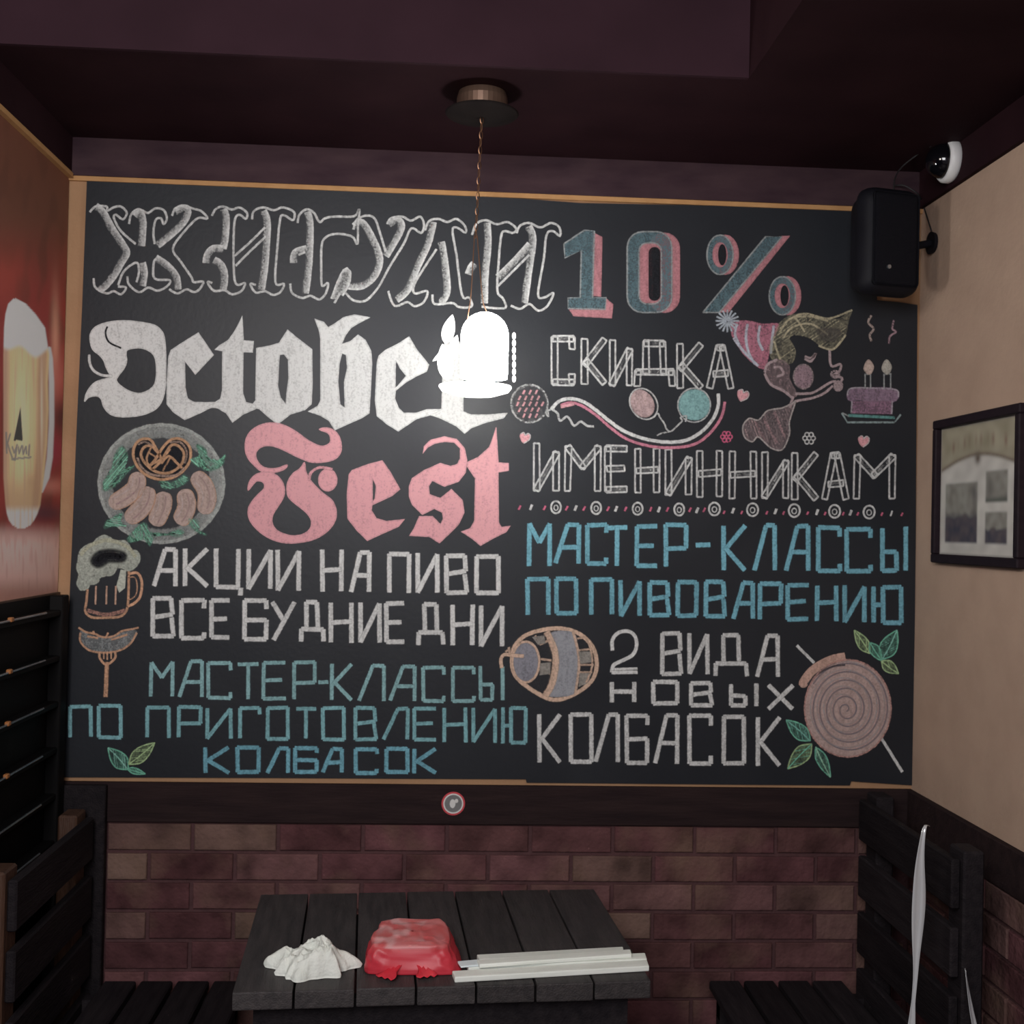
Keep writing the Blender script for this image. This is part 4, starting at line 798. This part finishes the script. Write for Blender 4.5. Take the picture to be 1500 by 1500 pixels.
def poster(px, py):
    c_ = mixc((.14,.05,.028), (.27,.035,.028), ss(300, 470, py))
    n_ = noise.noise(Vector((px*.07, py*.02, 0)))
    c_ = mixc(c_, (.10,.035,.02), .5*ss(-.1,.5,n_))
    c_ = mixc(c_, (.72,.36,.24), .75*gb(px,py,81,500,6,70)); c_ = mixc(c_, (.58,.16,.13), .7*gb(px,py,86,555,14,38))
    c_ = mixc(c_, (.05,.012,.02), .75*gb(px,py,90,610,14,24)); c_ = mixc(c_, (.30,.03,.06), .8*gb(px,py,80,660,30,25))
    c_ = mixc(c_, (.60,.22,.17), .8*gb(px,py,76,712,22,12)); c_ = mixc(c_, (.08,.03,.045), .8*gb(px,py,68,752,35,14))
    c_ = mixc(c_, (.40,.06,.04), .5*gb(px,py,10,400,30,40))
    lo = ss(760, 800, py); c_ = mixc(c_, (.66,.42,.37), lo); c_ = mixc(c_, (.78,.58,.54), lo*.7*gb(px,py,20,800,50,35)); c_ = mixc(c_, (.52,.30,.26), lo*.5*ss(0,.4,noise.noise(Vector((px*.25,py*.03,4))))); c_ = mixc(c_, (.34,.16,.12), ss(840,872,py)*.8)
    h = lerp_tab(HD, py)
    if h:
        w = ss(h[0]-2,h[0]+1,px)*(1-ss(h[1]-1,h[1]+2,px)); c_ = mixc(c_, (.60,.60,.60), w)
    g_ = lerp_tab(GL, py)
    if g_:
        w = ss(g_[0]-1.2,g_[0]+1.2,px)*(1-ss(g_[1]-1.5,g_[1]+1.5,px)); u = (px-g_[0])/(g_[1]-g_[0])
        beer = mixc((.74,.56,.30), (.88,.74,.44), gb(px,py,32,620,14,90)); beer = mixc(beer, (.50,.28,.18), .8*ss(.70,.82,u)*(1-ss(.9,1,u))); beer = mixc(beer,(.45,.24,.2), .7*(1-ss(.04,.16,u)))
        beer = mixc(beer, (.52,.33,.2), ss(690,730,py)*.6); beer = mixc(beer, (.72,.71,.69), ss(738,752,py)); beer = mixc(beer, (.50,.30,.18), .5*gb(px,py,45,705,8,14)); beer = mixc(beer, (.60,.42,.26), .6*max(0,noise.noise(Vector((px*.35,py*.012,8)))*2)); beer = mixc(beer, (.85,.80,.68), .55*gb(px,py,61,600,1.8,70))
        foamline = 505 + 12*ss(5,45,px) + 6*math.sin(px*.15)
        beer = mixc((.66,.69,.69), beer, ss(foamline-5, foamline+5, py))
        if 590 < py < 645:
            hw_ = (py-596)/44*6; cxx = 30-(py-596)/44*3
            if py > 596 and abs(px-cxx) < hw_+.6: beer = mixc(beer, (.05,.05,.045), 1-ss(hw_-.6,hw_+.6,abs(px-cxx)))
        if 628 < py < 682:
            dd = min(segd(px,py,a,b) for l in SCR for a,b in zip(l,l[1:])); beer = mixc(beer, (.22,.22,.22), .85*(1-ss(.7,1.7,dd)))
        c_ = mixc(c_, beer, w)
    return c_
ny, nz = 230, 330; vs=[]; cols=[]
for j in range(nz+1):
    for i in range(ny+1):
        y_ = py0+(py1-py0)*i/ny; z_ = pz0+(pz1-pz0)*j/nz; vs.append((XL+.004, y_, z_)); cols.append(tuple(min(.88, q*1.32) for q in poster(*project(vs[-1]))))
fs = [(j*(ny+1)+i, (j+1)*(ny+1)+i, (j+1)*(ny+1)+i+1, j*(ny+1)+i+1) for j in range(nz) for i in range(ny)]
me = mesh('poster', vs, fs); ink(me, cols)
pos = empty('wall_poster', (XL, (py0+py1)/2, pz0), 'large red poster of a tall beer glass with foam on the left wall', 'poster')
o = link('poster_print', me, 'print', pos); o.location = -pos.location
box('poster_backing', .0, .0035, py0-pos.location.y, py1-pos.location.y, 0, pz1-pz0, 'dark_wall', pos)
box('poster_lath', .004, .011, py0-pos.location.y, py1-pos.location.y, -.012, .004, 'post_wood', pos)
# ------------------------------------------------------------------ framed picture on the right wall
a_ = hit(1368,617,0,XR-.02); b_ = hit(1368,824,0,XR-.02); c_ = hit(1496,592,0,XR-.02)
fy1, fy0 = a_.y, c_.y; fz1, fz0 = a_.z, b_.z; fw = fy1-fy0; fh = fz1-fz0
pic = empty('framed_picture', (XR, (fy0+fy1)/2, fz0), 'black-framed sepia picture of shopfront views hanging on the beige right wall', 'picture')
bw_ = .024
for (ya,yb_,za,zb) in ((-fw/2,fw/2,fh-bw_,fh),(-fw/2,fw/2,0,bw_),(-fw/2,-fw/2+bw_,bw_,fh-bw_),(fw/2-bw_,fw/2,bw_,fh-bw_)): box('frame_rail', -.024, -.001, ya, yb_, za, zb, 'frame_wood', pic, bev=.003)
def photo(u, v):      # u left to right seen from the room, v downwards
    n_ = noise.noise(Vector((u*9, v*9, 2))); c_ = mixc((.30,.27,.19),(.38,.34,.25), .5+n_)
    arc = .34 - .10*math.sin(math.pi*min(1,max(0,u)))+.0
    if v > arc: c_ = mixc((.62,.60,.55),(.50,.48,.44), .5+n_)
    c_ = mixc(c_, (.16,.12,.09), .8*math.exp(-((v-arc)/.018)**2))
    c_ = mixc(c_, (.12,.09,.07), math.exp(-((u-.5)/.04)**2-((v-.27)/.05)**2))
    if .12<u<.9:
        k = math.sin(u*62)*math.sin(u*23+1); tv = .20-.07*math.sin(math.pi*u); c_ = mixc(c_, (.22,.13,.10), max(0,k)*.75*math.exp(-((v-tv)/.045)**2))
    for (x0,y0_,x1,y1_,dk) in ((.08,.45,.50,.90,1),(.61,.38,.86,.60,0),(.61,.68,.86,.90,1)):
        w = ss(x0-.02,x0+.01,u)*(1-ss(x1-.01,x1+.02,u))*ss(y0_-.02,y0_+.01,v)*(1-ss(y1_-.01,y1_+.02,v))
        q = noise.noise(Vector((u*16, v*13, 5)))*.5+.5; t = (v-y0_)/(y1_-y0_)
        ph = mixc((.33,.32,.28),(.16,.15,.13), q)
        if dk: ph = mixc(ph, mixc((.02,.03,.06),(.13,.10,.10),q), ss(.45,.62,t+.2*(q-.5)))
        else: ph = mixc(ph, (.07,.08,.07), .8*math.exp(-((t-.95)/.12)**2)); ph = mixc(ph,(.12,.11,.10),.6*math.exp(-((u-.66)/.05)**2-((v-.5)/.08)**2))
        if x0 < .2: ph = mixc(ph, (.10,.09,.09), .8*math.exp(-((u-.46)/.035)**2-((v-.53)/.07)**2))
        c_ = mixc(c_, ph, w)
    e = min(u, 1-u, v, 1-v); return mixc((.30,.28,.26), c_, ss(0,.02,e))
nu_, nv_ = 110, 110; vs=[]; cols=[]
for j in range(nv_+1):
    for i in range(nu_+1):
        u, v = i/nu_, j/nv_; vs.append((-.008, fw/2-bw_-u*(fw-2*bw_), fh-bw_-v*(fh-2*bw_))); cols.append(photo(u, v))
fs = [(j*(nu_+1)+i, (j+1)*(nu_+1)+i, (j+1)*(nu_+1)+i+1, j*(nu_+1)+i+1) for j in range(nv_) for i in range(nu_)]
me = mesh('photo_print', vs, fs); ink(me, cols); link('photo_print', me, 'print', pic)
# ------------------------------------------------------------------ speaker, dome camera, cables
sp = hit(1294, 358, 1, D-.17); spk = empty('wall_speaker', (sp.x, sp.y, sp.z), 'black rounded loudspeaker on a bracket in the upper right corner', 'speaker', rz=.22)
kx = (D-.17)/F
bm = bmesh.new(); add_box(bm, -50*kx, 50*kx, -.06, .07, -80*kx, 80*kx, .052, 7)
for v in bm.verts:
    if v.co.y > 0: v.co.x *= .82; v.co.z *= .92
o = link('cabinet', bm_mesh('cabinet', bm), 'black_plastic', spk, smooth=True); 
bm = bmesh.new(); add_box(bm, -38*kx, 38*kx, -.0635, -.05, -69*kx, 69*kx, .014, 3); link('grille', bm_mesh('grille', bm), 'grille', spk, smooth=True)
bm = bmesh.new(); bmesh.ops.create_cone(bm, cap_ends=True, segments=16, radius1=.0065, radius2=.0055, depth=.004); bm.transform(Matrix.Rotation(math.pi/2,4,'X')); o = link('badge', bm_mesh('badge', bm), 'bar_metal', spk); o.location = (-13*kx, -.0655, -42*kx)
wp = hit(1366, 356, 0, XR-.004)
Lr = Matrix.Rotation(-.22,4,'Z') @ (wp - spk.location)
link('bracket_arm', tube_mesh('bracket_arm', [(.03,.04,0),(.06,.05,0),Lr], .011, 10), 'black_plastic', spk)
bm = bmesh.new(); bmesh.ops.create_cone(bm, cap_ends=True, segments=20, radius1=.032, radius2=.028, depth=.014); bm.transform(Matrix.Rotation(math.pi/2,4,'Y')); bm.transform(Matrix.Rotation(-.22,4,'Z')); o = link('wall_plate', bm_mesh('wall_plate', bm), 'black_plastic', spk); o.location = Lr
dc = hit(1396, 236, 0, XR-.014)
dom = empty('dome_camera', dc, 'small black dome camera with white ring on the dark band by the ceiling', 'security camera')
dr = .056
o = link('ring', lathe('ring', [(dr,0),(dr*1.06,.006),(dr*1.04,.022),(dr*.92,.030),(dr*.84,.028),(dr*.84,.018)], 40), 'white_plastic', dom, smooth=True); RM = Matrix.Rotation(-math.pi/2,4,'Y'); o.matrix_local = RM
o = link('base', lathe('base', [(0,-.0),(dr*1.0,-.0),(dr*1.0,.018),(0,.018)], 40), 'black_plastic', dom); o.matrix_local = RM
o = link('dome', lathe('dome', [(dr*.86*math.cos(a*math.pi/24), .022+dr*.92*math.sin(a*math.pi/24)) for a in range(13)], 40), 'gloss_black', dom, smooth=True); o.matrix_local = RM
def cable(pts, label, r=.0022):
    o = link('cable', tube_mesh('cable', crom(pts, 8), r, 8), 'cable', smooth=True); tag(o, label, 'cable', 'cables in the upper right corner'); return o
cable([hit(1364,214,1,dc.y), hit(1350,222,1,dc.y+.06), hit(1322,244,1,D-.12), hit(1311,262,1,D-.06), hit(1309,290,1,D-.02)], 'thin black cable looping from the dome camera down behind the speaker')
cable([hit(1309,272,1,D-.03), hit(1325,272,1,D-.05), hit(1345,285,1,D-.06), hit(1352,300,0,XR-.004), wp+Vector((-.004,0,.035))], 'thin black cable running along the wall to the speaker bracket')
# small round sticker on the dark trim
sc_ = hit(664, 1177, 1, D-.021); stx = empty('round_sticker', sc_, 'small round red-rimmed sticker on the dark trim below the chalkboard', 'sticker')
def disc(name, r, dep, m, r0=0):
    prof = [(r0, dep),(r, dep),(r, 0)] if r0 == 0 else [(r0, 0),(r0, dep),(r, dep),(r, 0)]
    o = link(name, lathe(name, prof, 36), m, stx); o.matrix_local = Matrix.Rotation(math.pi/2,4,'X'); return o
k_ = D/F
disc('sticker_base', 17*k_, .0012, 'red_print'); disc('sticker_ring', 14.5*k_, .0017, 'white_print', 12.6*k_); disc('sticker_face', 12.6*k_, .0016, 'grey_print')
bm = bmesh.new()
for x_, z_, rx, rz_ in ((-1,0,4.2,6.5),(4.5,4,2.6,3)):
    vv = [bm.verts.new(((x_+rx*math.cos(i*.5236))*k_, -.0022, (z_+rz_*math.sin(i*.5236))*k_)) for i in range(12)]; bm.faces.new(vv)
link('sticker_figure', bm_mesh('sticker_figure', bm), 'white_print', stx)
